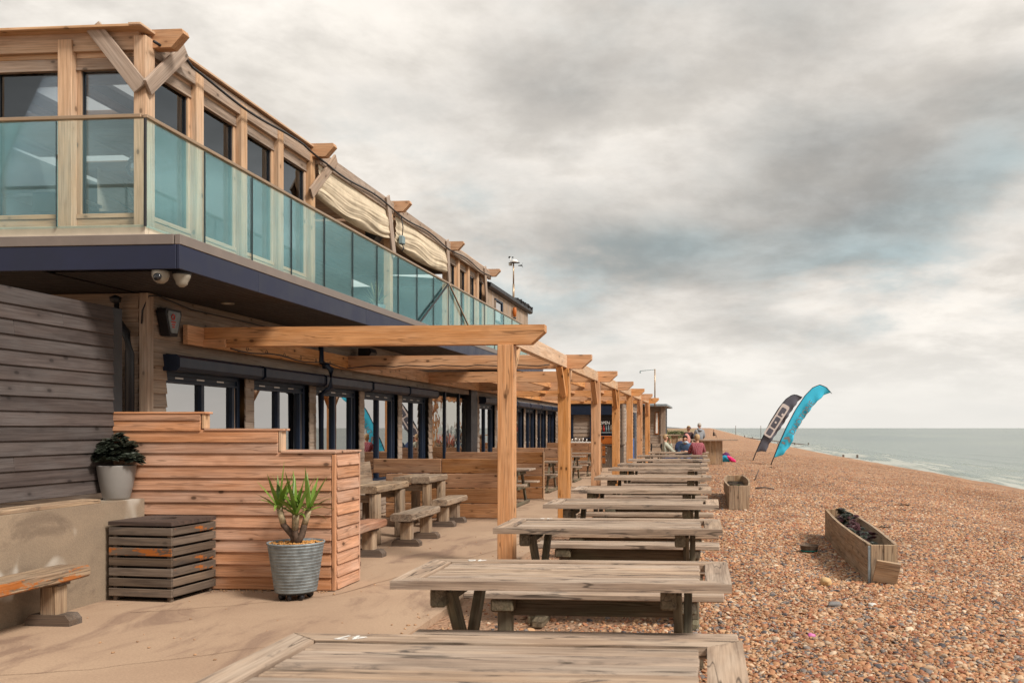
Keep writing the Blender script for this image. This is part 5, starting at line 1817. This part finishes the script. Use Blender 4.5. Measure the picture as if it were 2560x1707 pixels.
# scaffold-board planters on the shingle
def box_planter(label, x0, y0, x1, y1, w_, h_, zg, bow, extra):
    """open-ended look: two long boards each side, end boards, soil"""
    t_ = thing('wooden_planter', label, 'planter', ((x0 + x1) / 2, (y0 + y1) / 2, zg), 'long board planters lying on the shingle')
    d = Vector((x1 - x0, y1 - y0, 0))
    L_ = d.length
    ang = math.atan2(d.y, d.x)
    Mt = T((x0, y0, zg)) @ Matrix.Rotation(ang, 4, 'Z')
    for s_ in (-1, 1):
        for j in range(2):
            bm_ = bmesh.new()
            n = 12
            rings = []
            for i in range(n + 1):
                f = i / n
                bowx = bow * math.sin(math.pi * f) * s_ * (1.0 if j else 0.3)
                zz = (h_ * 0.5) * j
                yy_ = s_ * (w_ / 2) + bowx
                rings.append([bm_.verts.new(p) for p in ((L_ * f, yy_ - 0.017, zz + 0.003), (L_ * f, yy_ + 0.017, zz + 0.003), (L_ * f, yy_ + 0.017, zz + h_ * 0.5 - 0.003), (L_ * f, yy_ - 0.017, zz + h_ * 0.5 - 0.003))])
            for a, b_ in zip(rings, rings[1:]):
                for k_ in range(4):
                    bm_.faces.new((a[k_], a[(k_ + 1) % 4], b_[(k_ + 1) % 4], b_[k_]))
            bm_.faces.new(rings[0])
            bm_.faces.new(rings[-1][::-1])
            make('side_board', mesh_of(bm_, M['planter']), t_, Mt)
    for xx in (0.018, L_ - 0.018):
        for s_ in (-1, 1):
            make('end_board', chamfer_box(h_ - 0.01, w_ / 2 - 0.006, 0.034, M['planter'], 0.005), t_, Mt @ T((xx - (0.03 if xx < 1 else -0.03), s_ * w_ / 4, h_ / 2)) @ QZ)
    so = make('soil', grid_mesh([L_ * i / 20 for i in range(21)], [-w_ / 2 + 0.03, 0, w_ / 2 - 0.03], lambda x_, y_: h_ * 0.72 + 0.02 * noise.noise(Vector((x_ * 5, y_ * 9, 1))), M['soil']), t_, Mt)
    return t_, Mt, L_


t, Mt, L_ = box_planter('big sun-bleached board planter with broken end on the shingle at right', 1.83, 9.62, 1.90, 13.75, 0.27, 0.47, -0.10, 0.05, 0)
make('loose_board', chamfer_box(0.25, 0.24, 0.03, M['planter'], 0.004), t, Mt @ T((-0.10, -0.02, 0.19)) @ RX(9) @ RY(72) @ RZ(90))
make('metal_corner', chamfer_box(0.4, 0.025, 0.025, M['galv'], 0.003), t, Mt @ T((-0.03, 0.15, 0.25)) @ QZ)
rr = random.Random(12)
rosette_plant('planter_succulent', 'wine red and green succulents growing in the big board planter', (1.86, 11.4, 0.30),
              [(0.03 * (y_ - 0.0) + rr.uniform(-0.09, 0.09), y_, rr.uniform(-0.10, 0.04) + (0.05 if y_ > 0.5 else 0)) for y_ in [rr.uniform(-1.0, 2.1) for _ in range(80)]], 6, [M['leaf_red'], M['leaf_dark'], M['leaf_red'], M['leaf_dark']], 0.06)
t, Mt, L_ = box_planter('smaller pale board planter with moss beside the long tables', 0.59, 18.3, 0.62, 22.2, 0.40, 0.50, -0.07, 0.07, 0)
rr = random.Random(13)
rosette_plant('planter_moss', 'low mossy green plants inside the smaller board planter', (0.6, 19.8, 0.21),
              [(rr.uniform(-0.14, 0.14), rr.uniform(-1.2, 2.2), rr.uniform(0.0, 0.06)) for _ in range(46)], 7, [M['leaf_moss'], M['leaf_moss'], M['leaf_dark']], 0.08)

# small things on the shingle
t = thing('wooden_tub', 'small round wooden tub half sunk in the shingle left of the big planter', 'tub', (1.33, 12.1, bz(1.33, 12.1)))
make('staves', lathe([(0.10, -0.02), (0.105, 0.03), (0.128, 0.10), (0.118, 0.10), (0.095, 0.03), (0, 0.03)], 16, M['crate'], False), t, T((1.33, 12.1, bz(1.33, 12.1))))
make('hoop', lathe([(0.108, 0.02), (0.112, 0.02), (0.115, 0.035), (0.110, 0.035)], 20, M['cloth_teal']), t, T((1.33, 12.1, bz(1.33, 12.1))))


def rock(name, label, cat, x, y, s3, mat, seed):
    bm_ = bmesh.new()
    bmesh.ops.create_icosphere(bm_, subdivisions=3, radius=1)
    for v_ in bm_.verts:
        v_.co *= 1 + 0.28 * noise.noise(v_.co * 1.3 + Vector((seed, 0, 0)))
    o = make(name, mesh_of(bm_, mat, True), None, T((x, y, bz(x, y) + s3[2] * 0.7)) @ RZ(seed * 40) @ Matrix.Diagonal((*s3, 1)))
    tag(o, label, cat)


rock('stone', 'fist-sized yellow flint stone near the big planter', 'stone', 1.21, 9.45, (0.07, 0.055, 0.05), M['stone_yellow'], 3)
rock('stone', 'long flat grey stone on the shingle below the big planter', 'stone', 1.15, 8.35, (0.075, 0.04, 0.03), plain('slate_stone', (0.2, 0.19, 0.185), 0.7, 0, 0.3, 0.25, 12), 5)
rock('shell', 'white oyster shell lying on the shingle', 'shell', 1.49, 8.32, (0.055, 0.04, 0.018), M['shell'], 7)
rock('plastic_toy', 'small pink and purple plastic scrap in the foreground shingle', 'litter', 0.80, 7.15, (0.035, 0.028, 0.022), plain('pink_plastic', (0.55, 0.14, 0.36), 0.4), 9)
rr = random.Random(71)
for n_, (x_, y_, lab) in enumerate(((2.6, 38.0, 'dark clump of dried seaweed on the shingle beyond the bar'), (4.4, 20.5, 'dark clump of dried seaweed on the open shingle between planter and sea'), (2.9, 15.6, 'thin scrap of seaweed on the shingle behind the big planter'))):
    bm = bmesh.new()
    for i in range(26):
        a_ = rr.uniform(0, 6.28)
        q_ = Vector((rr.gauss(0, 0.10), rr.gauss(0, 0.06), rr.uniform(0.0, 0.03)))
        u_ = Vector((math.cos(a_), math.sin(a_), rr.uniform(-0.2, 0.3))) * rr.uniform(0.03, 0.09)
        w_ = Vector((-u_.y, u_.x, 0.01)) * 0.22
        bm.faces.new([bm.verts.new(q_ - u_), bm.verts.new(q_ + w_), bm.verts.new(q_ + u_), bm.verts.new(q_ - w_)])
    tag(make('seaweed', mesh_of(bm, M['soil']), None, T((x_, y_, bz(x_, y_) + 0.012))), lab, 'seaweed')
t = tag(make('stake', tube([(1.40, 28.3, bz(1.4, 28.3) - 0.02), (1.55, 28.4, bz(1.4, 28.3) + 0.33)], 0.022, M['driftwood'], 6, 0.016)), 'short dark stake leaning out of the shingle before the flags', 'stake')
t = tag(make('driftwood', tube([(1.25, 24.5, bz(1.2, 24.5) + 0.03), (1.5, 24.6, bz(1.4, 24.5) + 0.05), (1.75, 24.5, bz(1.7, 24.5) + 0.03)], 0.03, M['driftwood'], 6, 0.02)), 'dark stick of driftwood lying behind the smaller planter', 'driftwood')


# ------------------------------------------------------------------ feather flags
def resample(P_, n):
    P_ = [Vector((a, 0, b_)) for a, b_ in P_]
    ds = [0]
    for a, b_ in zip(P_, P_[1:]):
        ds.append(ds[-1] + (b_ - a).length)
    out_ = []
    for i in range(n):
        d = ds[-1] * i / (n - 1)
        k_ = max(j for j in range(len(ds)) if ds[j] <= d + 1e-9)
        k_ = min(k_, len(P_) - 2)
        f = (d - ds[k_]) / (ds[k_ + 1] - ds[k_])
        out_.append(P_[k_].lerp(P_[k_ + 1], f))
    return out_


def feather_flag(label, loc, fac, base_px, pole, edge, start, mat):
    t_ = thing('feather_flag', label, 'flag', loc)
    cv = lambda L_: [((u - base_px[0]) * fac, (base_px[1] - v_) * fac) for u, v_ in L_]
    pp, ee = cv(pole), cv(edge)
    n = 40
    make('pole', tube([Vector((loc[0] + p.x, loc[1], loc[2] + p.z)) for p in resample([(p[0], p[1]) for p in pp], 30)], 0.026, M['black'], 8, 0.012), t_)
    A = resample(pp[start:], n)
    Bp = resample(ee, n)
    m_ = 8
    V, F = [], []
    for i in range(n):
        for j in range(m_ + 1):
            f = j / m_
            p = A[i].lerp(Bp[i], f)
            wob = 0.05 * f * f * math.sin(i * 0.9) + 0.03 * f * math.sin(i * 0.35 + 1)
            V.append((loc[0] + p.x + 0.02 * f * math.sin(i * 1.7), loc[1] + wob, loc[2] + p.z))
    for i in range(n - 1):
        for j in range(m_):
            q = i * (m_ + 1) + j
            F.append((q, q + 1, q + m_ + 2, q + m_ + 1))
    me = bpy.data.meshes.new('banner')
    me.from_pydata(V, [], F)
    me.materials.append(mat)
    for p in me.polygons:
        p.use_smooth = True
    o = make('banner', me, t_)
    sd = o.modifiers.new('thick', 'SOLIDIFY')
    sd.thickness = 0.004
    return t_, o


fb = (2.82, 41.6, bz(2.82, 41.6))
F0 = 0.0204
tb, ban = feather_flag('bright blue feather flag with grey lettering leaning over the shingle', fb, F0, (1769.8, 1065.4),
                       [(1769.8, 1065.4), (1775.9, 1049.6), (1788, 1018), (1804, 981), (1825, 940.6), (1846, 909), (1863.9, 890.4), (1879.7, 884.3), (1893.8, 889.5), (1906, 904.5)],
                       [(1776.5, 1049), (1795.3, 1044), (1816.4, 1018), (1825, 989.8), (1837.5, 970.4), (1848, 954.6), (1869, 926.5), (1890, 907), (1903.4, 901.5)], 1, M['flag_blue'])


def on_flag(loc, base_px, u, v_): return Vector((loc[0] + (u - base_px[0]) * F0, loc[1] - 0.10, loc[2] + (base_px[1] - v_) * F0))


tm = text_mesh('DUOTONE', 0.36, M['flag_letter'], 0.001, 1.0)
make('lettering', tm, tb, T(on_flag(fb, (1769.8, 1065.4), 1839.0, 958.5)) @ RY(-57) @ RX(90))
# double chevron emblem
for px0, pz0, poly in ((0, 0, [(0, 0.16), (0.13, 0.16), (0.26, 0.0), (0.13, -0.16), (0.0, -0.16), (0.12, 0.0)]), (-0.17, 0, [(0.0, 0.14), (0.09, 0.14), (0.09, -0.02), (0.0, -0.02)])):
    make('emblem', prism([(a + px0, b_) for a, b_ in poly], 0.004, M['flag_letter']), tb, T(on_flag(fb, (1769.8, 1065.4), 1803.5, 1012)) @ RY(-57))
fg = (2.20, 45.9, bz(2.2, 45.9))
F1 = 0.0225
F0 = F1
tg, ban = feather_flag('slate grey feather flag with a pale framed emblem behind the blue flag', fg, F1, (1728.7, 1057.5),
                       [(1728.7, 1057.5), (1735.8, 1039), (1748, 1011), (1767.3, 970.5), (1786.6, 938.9), (1802.4, 918.7), (1816.5, 909), (1824.4, 907.7), (1840.2, 914.3)],
                       [(1736, 1038.8), (1748, 1036.3), (1759.4, 1038), (1763.8, 1023), (1770.8, 1012.6), (1783, 995), (1797, 975.7), (1809.4, 954.6), (1820, 938.8), (1830.5, 923.9), (1839.5, 914.8)], 1, M['flag_grey'])


def rrect(w_, h_, r, n=4):
    P_ = []
    for cx_, cy_, a0 in ((w_ / 2 - r, h_ / 2 - r, 0), (-w_ / 2 + r, h_ / 2 - r, 90), (-w_ / 2 + r, -h_ / 2 + r, 180), (w_ / 2 - r, -h_ / 2 + r, 270)):
        for k_ in range(n + 1):
            a = R(a0 + 90 * k_ / n)
            P_.append((cx_ + r * math.cos(a), cy_ + r * math.sin(a)))
    return P_


ML = T(on_flag(fg, (1728.7, 1057.5), 1782.0, 967.5)) @ RY(-58)
make('emblem', prism(rrect(1.88, 0.43, 0.11), 0.004, M['flag_white']), tg, ML)
for xo, w_, h_ in ((-0.66, 0.36, 0.27), (-0.10, 0.60, 0.27), (0.52, 0.48, 0.27)):
    make('emblem', prism([(a + xo, b_) for a, b_ in rrect(w_, h_, 0.06)], 0.004, M['flag_grey']), tg, ML @ T((0, -0.006, 0)))
make('emblem', prism([(a - 0.10, b_) for a, b_ in rrect(0.10, 0.10, 0.03)], 0.004, M['flag_white']), tg, ML @ T((0, -0.012, 0)))
make('emblem', prism([(a + 0.42, b_ - 0.09) for a, b_ in rrect(0.12, 0.12, 0.03)], 0.004, M['flag_white']), tg, ML @ T((0, -0.012, 0)))

# ------------------------------------------------------------------ bar counter, bag, seats beyond the tables
t = thing('bar_counter', 'plank-topped standing bar on a broad timber pillar at the end of the tables', 'bar', (0, 40.2, 0))
for j in range(3):
    board('top_plank', t, (2.35, 0.23, 0.05), (-0.02 + 0.06 * j, 39.75 + 0.24 * j, 1.06), M['table'], b=0.006)
for j in range(4):
    board('pillar_board', t, (0.245, 0.04, 1.06), (-0.35 + 0.25 * j, 39.95, 0.49), M['planter'])
board('pillar_side', t, (0.04, 0.5, 1.06), (0.55, 40.22, 0.49), M['planter'])
board('pillar_side', t, (0.04, 0.5, 1.06), (-0.50, 40.22, 0.49), M['planter'])
t = thing('side_counter', 'low plank counter by the end hut behind the seated woman in pale green', 'bar', (-2.0, 41.5, 0))
board('top', t, (1.1, 0.45, 0.06), (-1.75, 41.5, 1.26), M['table'])
board('pillar', t, (0.30, 0.3, 1.22), (-1.62, 41.5, 0.61), M['planter'])
board('pillar', t, (0.60, 0.05, 1.0), (-1.15, 41.6, 0.5), M['planter'])
t = thing('bag_heap', 'pink, blue and purple beach bags heaped beside the bar', 'bags', (0.9, 43.5, bz(0.9, 43.5)))


def blob(name, par, loc, s3, mat, seed, amp=0.35, rot=0):
    bm_ = bmesh.new()
    bmesh.ops.create_icosphere(bm_, subdivisions=3, radius=1)
    for v_ in bm_.verts:
        v_.co *= 1 + amp * noise.noise(v_.co * 1.6 + Vector((seed, seed, 0)))
    return make(name, mesh_of(bm_, mat, True), par, T(loc) @ RY(rot) @ Matrix.Diagonal((*s3, 1)))


zb_ = bz(0.9, 43.5)
blob('purple_bag', t, (0.78, 43.6, zb_ + 0.30), (0.19, 0.15, 0.17), M['cloth_purple'], 1)
blob('blue_bag', t, (0.80, 43.45, zb_ + 0.16), (0.24, 0.17, 0.18), M['cloth_blue'], 2)
blob('pink_jacket', t, (1.06, 43.35, zb_ + 0.13), (0.27, 0.12, 0.10), M['cloth_pink'], 3, 0.35, 35)

# slatted chairs beside the people
for n_, (x_, y_, lab) in enumerate(((-2.0, 33.6, 'grey slatted chair back against the end hut'), (-1.35, 33.8, 'grey slatted chair behind the woman in pale green'))):
    t = thing('slatted_chair', lab, 'chair', (x_, y_, 0), 'grey slatted chairs by the end table')
    for j in range(3):
        board('back_slat', t, (0.36, 0.03, 0.155), (x_, y_ + 0.03 * j, 0.60 + 0.165 * j), M['table'], RX(-10))
    board('seat', t, (0.42, 0.42, 0.04), (x_, y_ - 0.2, 0.44), M['table'], axis='x')
    for sx_ in (-1, 1):
        for yy_ in (-0.38, 0.0):
            board('leg', t, (0.05, 0.05, 0.44 if yy_ < 0 else 1.0), (x_ + sx_ * 0.19, y_ + yy_ + 0.04, 0.22 if yy_ < 0 else 0.5), M['black'])
blob_t = tag(blob('backpack', None, (-1.08, 33.2, 0.80), (0.24, 0.18, 0.30), M['cloth_navy'], 6, 0.2), 'navy rucksack on the bench between the seated women', 'bag')
tag(blob('folded_jacket', None, (-0.98, 37.9, 1.08), (0.17, 0.14, 0.26), M['cloth_rose'], 8, 0.25), 'rose pink jacket hung behind the dark-haired person', 'jacket')


# ------------------------------------------------------------------ people
def skin_mesh(verts, edges, mat, sub_=1):
    me = bpy.data.meshes.new('skin')
    me.from_pydata([v_[0] for v_ in verts], edges, [])
    o = bpy.data.objects.new('tmp', me)
    COL.objects.link(o)
    md = o.modifiers.new('skin', 'SKIN')
    for i, (_, r) in enumerate(verts):
        sv = me.skin_vertices[0].data[i]
        sv.radius = r if isinstance(r, tuple) else (r, r)
        sv.use_root = (i == 0)
    s2_ = o.modifiers.new('s', 'SUBSURF')
    s2_.levels = s2_.render_levels = sub_
    bpy.context.view_layer.update()
    m2 = bpy.data.meshes.new_from_object(o.evaluated_get(DG()))
    bpy.data.objects.remove(o)
    m2.materials.clear()
    m2.materials.append(mat)
    for p in m2.polygons:
        p.use_smooth = True
    return m2


def person(label, loc, rz, pose, hair, top, legs, glasses=False, seated=True, hood=None, hair_long=0.0, top_name='jacket', turn=0.0, lean=0.0):
    """pose: elbows and hands for (left, right) in body axes: x right, y forward, z up from the seat or hip"""
    t_ = thing('person', label, 'person', loc)
    Mp = T(loc) @ RZ(rz)
    hip = 0.10 if seated else 0.0
    H0 = Vector((0, 0, hip))
    ch = Vector((0, 0.02 + lean * 0.35, hip + 0.36))
    nk = Vector((0, 0.02 + lean * 0.55, hip + 0.56))
    hd = nk + Vector((0, 0.02 + lean * 0.18, 0.12))
    cr_ = hd + Vector((0, 0.01, 0.09))
    V = [(H0, (0.15, 0.11)), ((H0 + ch) / 2, (0.15, 0.11)), (ch, (0.17, 0.12)), (nk - Vector((0, 0, 0.03)), 0.065), (nk + Vector((0, 0.005, 0.05)), 0.052), (hd, (0.072, 0.088)), (cr_, (0.07, 0.085))]
    E_ = [(0, 1), (1, 2), (2, 3), (3, 4), (4, 5), (5, 6)]
    Vt = [(v_, (r[0] * 1.28, r[1] * 1.35) if isinstance(r, tuple) else r * 1.1) for v_, r in V[:4]]
    Et = [(0, 1), (1, 2), (2, 3)]
    hands = []
    for s_, (elb, hand) in ((-1, pose[0]), (1, pose[1])):
        sh = ch + Vector((s_ * 0.17, 0, 0.11))
        el_ = Vector((elb[0], elb[1], hip + elb[2]))
        ha = Vector((hand[0], hand[1], hip + hand[2]))
        i = len(V)
        fd = (ha - el_).normalized()
        V += [(sh, 0.062), (el_, 0.045), (ha, 0.030), (ha + fd * 0.07, (0.036, 0.018)), (ha + fd * 0.14, (0.030, 0.012))]
        E_ += [(2, i), (i, i + 1), (i + 1, i + 2), (i + 2, i + 3), (i + 3, i + 4)]
        j = len(Vt)
        Vt += [(sh, 0.098), (el_, 0.074), (el_ + (ha - el_) * 0.93, 0.055)]
        Et += [(2, j), (j, j + 1), (j + 1, j + 2)]
        hands.append((ha, fd, s_))
    Vl = [(H0, (0.16, 0.12))]
    El = []
    for s_ in (-1, 1):
        i = len(V)
        if seated:
            L3 = [(H0 + Vector((s_ * 0.09, 0.02, -0.02)), 0.088), (Vector((s_ * 0.12, 0.42, hip - 0.03)), 0.062), (Vector((s_ * 0.12, 0.44, -0.38)), 0.042), (Vector((s_ * 0.12, 0.56, -0.42)), 0.03)]
        else:
            L3 = [(H0 + Vector((s_ * 0.09, 0, -0.06)), 0.09), (Vector((s_ * 0.10, 0.02, -0.44)), 0.062), (Vector((s_ * 0.10, 0.0, -0.84)), 0.042), (Vector((s_ * 0.10, 0.14, -0.88)), 0.034)]
        V += L3
        E_ += [(0, i), (i, i + 1), (i + 1, i + 2), (i + 2, i + 3)]
        j = len(Vl)
        Vl += [(p, r * 1.15) for p, r in L3[:3]]
        El += [(0, j), (j, j + 1), (j + 1, j + 2)]
    body = skin_mesh(V, E_, M['skin'])
    # fingers, nose, ears and lips merged into the same mesh
    bm_ = bmesh.new()
    bm_.from_mesh(body)
    for ha, fd, s_ in hands:
        side_ = fd.cross(Vector((0, 0, 1)))
        side_ = side_.normalized() if side_.length > 0.1 else Vector((1, 0, 0))
        for q, (o_, l_) in enumerate(((-0.028, 0.055), (-0.010, 0.07), (0.010, 0.065), (0.028, 0.05))):
            p0 = ha + fd * 0.11 + side_ * o_
            bmesh.ops.create_cone(bm_, cap_ends=True, segments=6, radius1=0.009, radius2=0.006, depth=l_, matrix=T(p0 + fd * l_ / 2) @ fd.to_track_quat('Z', 'Y').to_matrix().to_4x4())
        th = (fd * 0.6 - side_ * s_ * 0.8).normalized()
        bmesh.ops.create_cone(bm_, cap_ends=True, segments=6, radius1=0.011, radius2=0.008, depth=0.06, matrix=T(ha + fd * 0.05 - side_ * s_ * 0.045) @ th.to_track_quat('Z', 'Y').to_matrix().to_4x4())
    Hm = T(hd) @ RZ(turn)
    bmesh.ops.create_cone(bm_, cap_ends=True, segments=6, radius1=0.018, radius2=0.008, depth=0.05, matrix=Hm @ T((0, 0.098, 0.005)) @ RX(20))
    for s_ in (-1, 1):
        bmesh.ops.create_uvsphere(bm_, u_segments=8, v_segments=6, radius=1, matrix=Hm @ T((s_ * 0.078, 0, 0.01)) @ Matrix.Diagonal((0.012, 0.022, 0.032, 1)))
    bmesh.ops.create_uvsphere(bm_, u_segments=8, v_segments=6, radius=1, matrix=Hm @ T((0, 0.082, -0.052)) @ Matrix.Diagonal((0.024, 0.01, 0.008, 1)))
    bm_.to_mesh(body)
    bm_.free()
    for p in body.polygons:
        p.use_smooth = True
    make('body', body, t_, Mp)
    make(top_name, skin_mesh(Vt, Et, top), t_, Mp)
    make('trousers', skin_mesh(Vl, El, legs), t_, Mp)
    # hair: cap of a sphere, open at the face, with strands roughness
    bm_ = bmesh.new()
    bmesh.ops.create_icosphere(bm_, subdivisions=3, radius=1)
    dele = [v_ for v_ in bm_.verts if (v_.co.y > 0.30 and v_.co.z < 0.42) or v_.co.z < -0.45 - hair_long]
    bmesh.ops.delete(bm_, geom=dele, context='VERTS')
    for v_ in bm_.verts:
        v_.co *= 1 + 0.16 * noise.noise(v_.co * 3.2 + Vector((len(label), 0, 0)))
        if v_.co.z < 0: v_.co.z *= 1 + hair_long
    hm = mesh_of(bm_, hair, True)
    make('hair', hm, t_, Mp @ Hm @ T((0, -0.008, 0.055)) @ Matrix.Diagonal((0.092, 0.108, 0.108, 1)))
    eyes = (M['black'],)
    if glasses:
        g_ = make('sunglasses', chamfer_box(0.15, 0.02, 0.012, M['black'], 0.003), t_, Mp @ Hm @ T((0, 0.088, 0.045)))
        for s_ in (-1, 1):
            make('glass_lens', lathe([(0, 0.006), (0.026, 0.004), (0.028, -0.004), (0, -0.006)], 10, M['lens']), g_, Mp @ Hm @ T((s_ * 0.036, 0.096, 0.038)) @ RX(90))
    else:
        for s_ in (-1, 1):
            make('eye', lathe([(0, -0.008), (0.008, 0), (0, 0.008)], 8, M['lens']), t_, Mp @ Hm @ T((s_ * 0.032, 0.086, 0.035)))
    if hood:
        pr = [(0.055, 0.02), (0.085, 0.0), (0.115, -0.03), (0.12, -0.07), (0.09, -0.09)]
        make('hood', lathe(pr, 16, hood), t_, Mp @ T(nk + Vector((0, -0.05, 0.03))) @ RX(22) @ Matrix.Diagonal((1, 1.25, 1, 1)))
    return t_


rest = (((-0.26, 0.16, 0.20), (-0.10, 0.40, 0.24)), ((0.26, 0.16, 0.20), (0.12, 0.40, 0.24)))
chin = (((-0.20, 0.30, 0.24), (-0.03, 0.20, 0.54)), ((0.22, 0.26, 0.18), (0.0, 0.36, 0.22)))
stand = (((-0.24, 0.06, 0.22), (-0.20, 0.26, 0.10)), ((0.24, 0.06, 0.22), (0.20, 0.26, 0.10)))
person('person in pale green jacket and sunglasses, hand at the chin, seated at the end table', (-1.62, 32.4, 0.43), -75, chin, M['hair_blond'], M['cloth_green'], M['cloth_navy'], True, True, None, 0.1)
person('person in red plaid shirt seen from behind on the near side of the end table', (-0.42, 30.5, 0.45), 8, rest, M['hair_blond'], M['plaid'], M['cloth_navy'], False, True, None, 0.35, 'shirt')
person('dark-haired person in blue denim jacket with pale hood leaning over the end table', (-0.84, 32.6, 0.40), 170, rest, M['hair_dark'], M['cloth_denim'], M['cloth_navy'], False, True, M['cloth_pale'], 0.3, 'jacket', 0, 0.35)
person('person in dark brown top and sunglasses standing behind the bar', (-0.98, 41.1, 0.86), 215, stand, M['hair_blond'], M['cloth_brown'], M['cloth_navy'], True, False, None, 0.45, 'top')
person('person in grey hoodie standing at the bar with back turned', (-0.46, 41.0, 0.98), 20, stand, M['hair_grey'], M['cloth_grey'], M['cloth_denim'], False, False, M['cloth_grey'], 0.0, 'hoodie')
yq = 150
person('tiny dark figure of a person sitting far along the beach slope', (yq * 0.00435, yq, bz(yq * 0.0044, yq) + 0.35), -90, rest, M['hair_dark'], M['black'], M['black'], False, True, None, 0.1)

# ------------------------------------------------------------------ far shore
def groyne(label, pts2, y, h_):
    t_ = thing('groyne', label, 'groyne', (pts2[0], y, bz(pts2[0], y)))
    for x_ in pts2:
        zz = max(bz(x_, y), -3.0)
        board('post', t_, (0.28, 0.28, h_ + 0.6), (x_, y, zz + h_ / 2 - 0.3), M['driftwood'])
    a, b_ = pts2[0], pts2[-1]
    span('rail', t_, (a, y, bz(a, y) - 0.05), (b_, y, -3.1), 0.25, 0.15, M['driftwood'])


groyne('far line of dark groyne posts running down into the sea', [9.5, 11.6, 14.0, 18.5, 23.0, 26.7], 245, 0.55)
groyne('nearer pair of dark groyne posts at the water edge', [20.3, 22.4], 138, 0.5)
for x_, lab in ((300 * (0.0849 - 0.0778) + 0, 'thin marker pole in the sea nearer the beach bar'), (300 * (0.1105 - 0.0778) + 14, 'thin marker pole in the sea left of the flags')):
    tag(make('marker_pole', tube([(x_ + 10 if x_ < 5 else x_, 420, -3.2), (x_ + 10 if x_ < 5 else x_, 420, 2.6)], 0.12, M['driftwood'], 6)), lab, 'pole')


def shrub_bank():
    rr_ = random.Random(17)
    bm_ = bmesh.new()
    for k_ in range(110):
        yy_ = 62 + 88 * rr_.random() ** 1.4
        xx_ = -3.4 - (yy_ - 60) * 0.008 - abs(rr_.gauss(0, 2.2))
        rad = rr_.uniform(0.35, 0.8)
        zc_ = rr_.uniform(0.2, 0.75)
        for i in range(90):
            d = Vector((rr_.gauss(0, 1), rr_.gauss(0, 1), abs(rr_.gauss(0, 0.7)))).normalized() * rad * rr_.uniform(0.6, 1.05)
            p = Vector((xx_, yy_, zc_)) + Vector((d.x, d.y, d.z * 0.75))
            n_v = Vector((rr_.gauss(0, 1), rr_.gauss(0, 1), rr_.gauss(0, 1))).normalized()
            u = n_v.orthogonal().normalized() * rr_.uniform(0.08, 0.2)
            w_ = n_v.cross(u).normalized() * rr_.uniform(0.05, 0.12)
            f = bm_.faces.new([bm_.verts.new(p + u), bm_.verts.new(p + w_), bm_.verts.new(p - u), bm_.verts.new(p - w_)])
            f.material_index = rr_.choice((0, 0, 1, 2))
    o = make('shrubs', mesh_of(bm_, [plain('olive_shrub', (0.10, 0.115, 0.045), 0.8, 0, 0.2, 0.3), plain('pale_shrub', (0.22, 0.21, 0.10), 0.8, 0, 0.2, 0.3), plain('dark_shrub', (0.05, 0.065, 0.03), 0.8)], recalc=False))
    tag(o, kind='stuff')


shrub_bank()
def bank_z(x_, y_):
    e = -2.6 - (y_ - 60) * 0.008
    return -0.5 + max(0.0, min(1.0, (e - x_) / 2.2)) * (0.75 + 0.25 * noise.noise(Vector((x_ * 0.3, y_ * 0.1, 0)))) * min(1, (y_ - 55) / 25)


tag(make('bank', grid_mesh(lin(-40, -8, 4) + lin(-8, 1, 0.6) + [1.0], lin(56, 200, 4) + [200.0, 400.0, 900.0], bank_z, plain('dry_bank', (0.30, 0.22, 0.13), 0.9, 0, 0.1, 0.3, 0.5))), kind='structure')
hv = [(x_, y_) for x_, y_ in ((-700, 9), (-400, 13), (-250, 12), (-140, 10), (-100, 7), (-70, 5), (-40, 0))]
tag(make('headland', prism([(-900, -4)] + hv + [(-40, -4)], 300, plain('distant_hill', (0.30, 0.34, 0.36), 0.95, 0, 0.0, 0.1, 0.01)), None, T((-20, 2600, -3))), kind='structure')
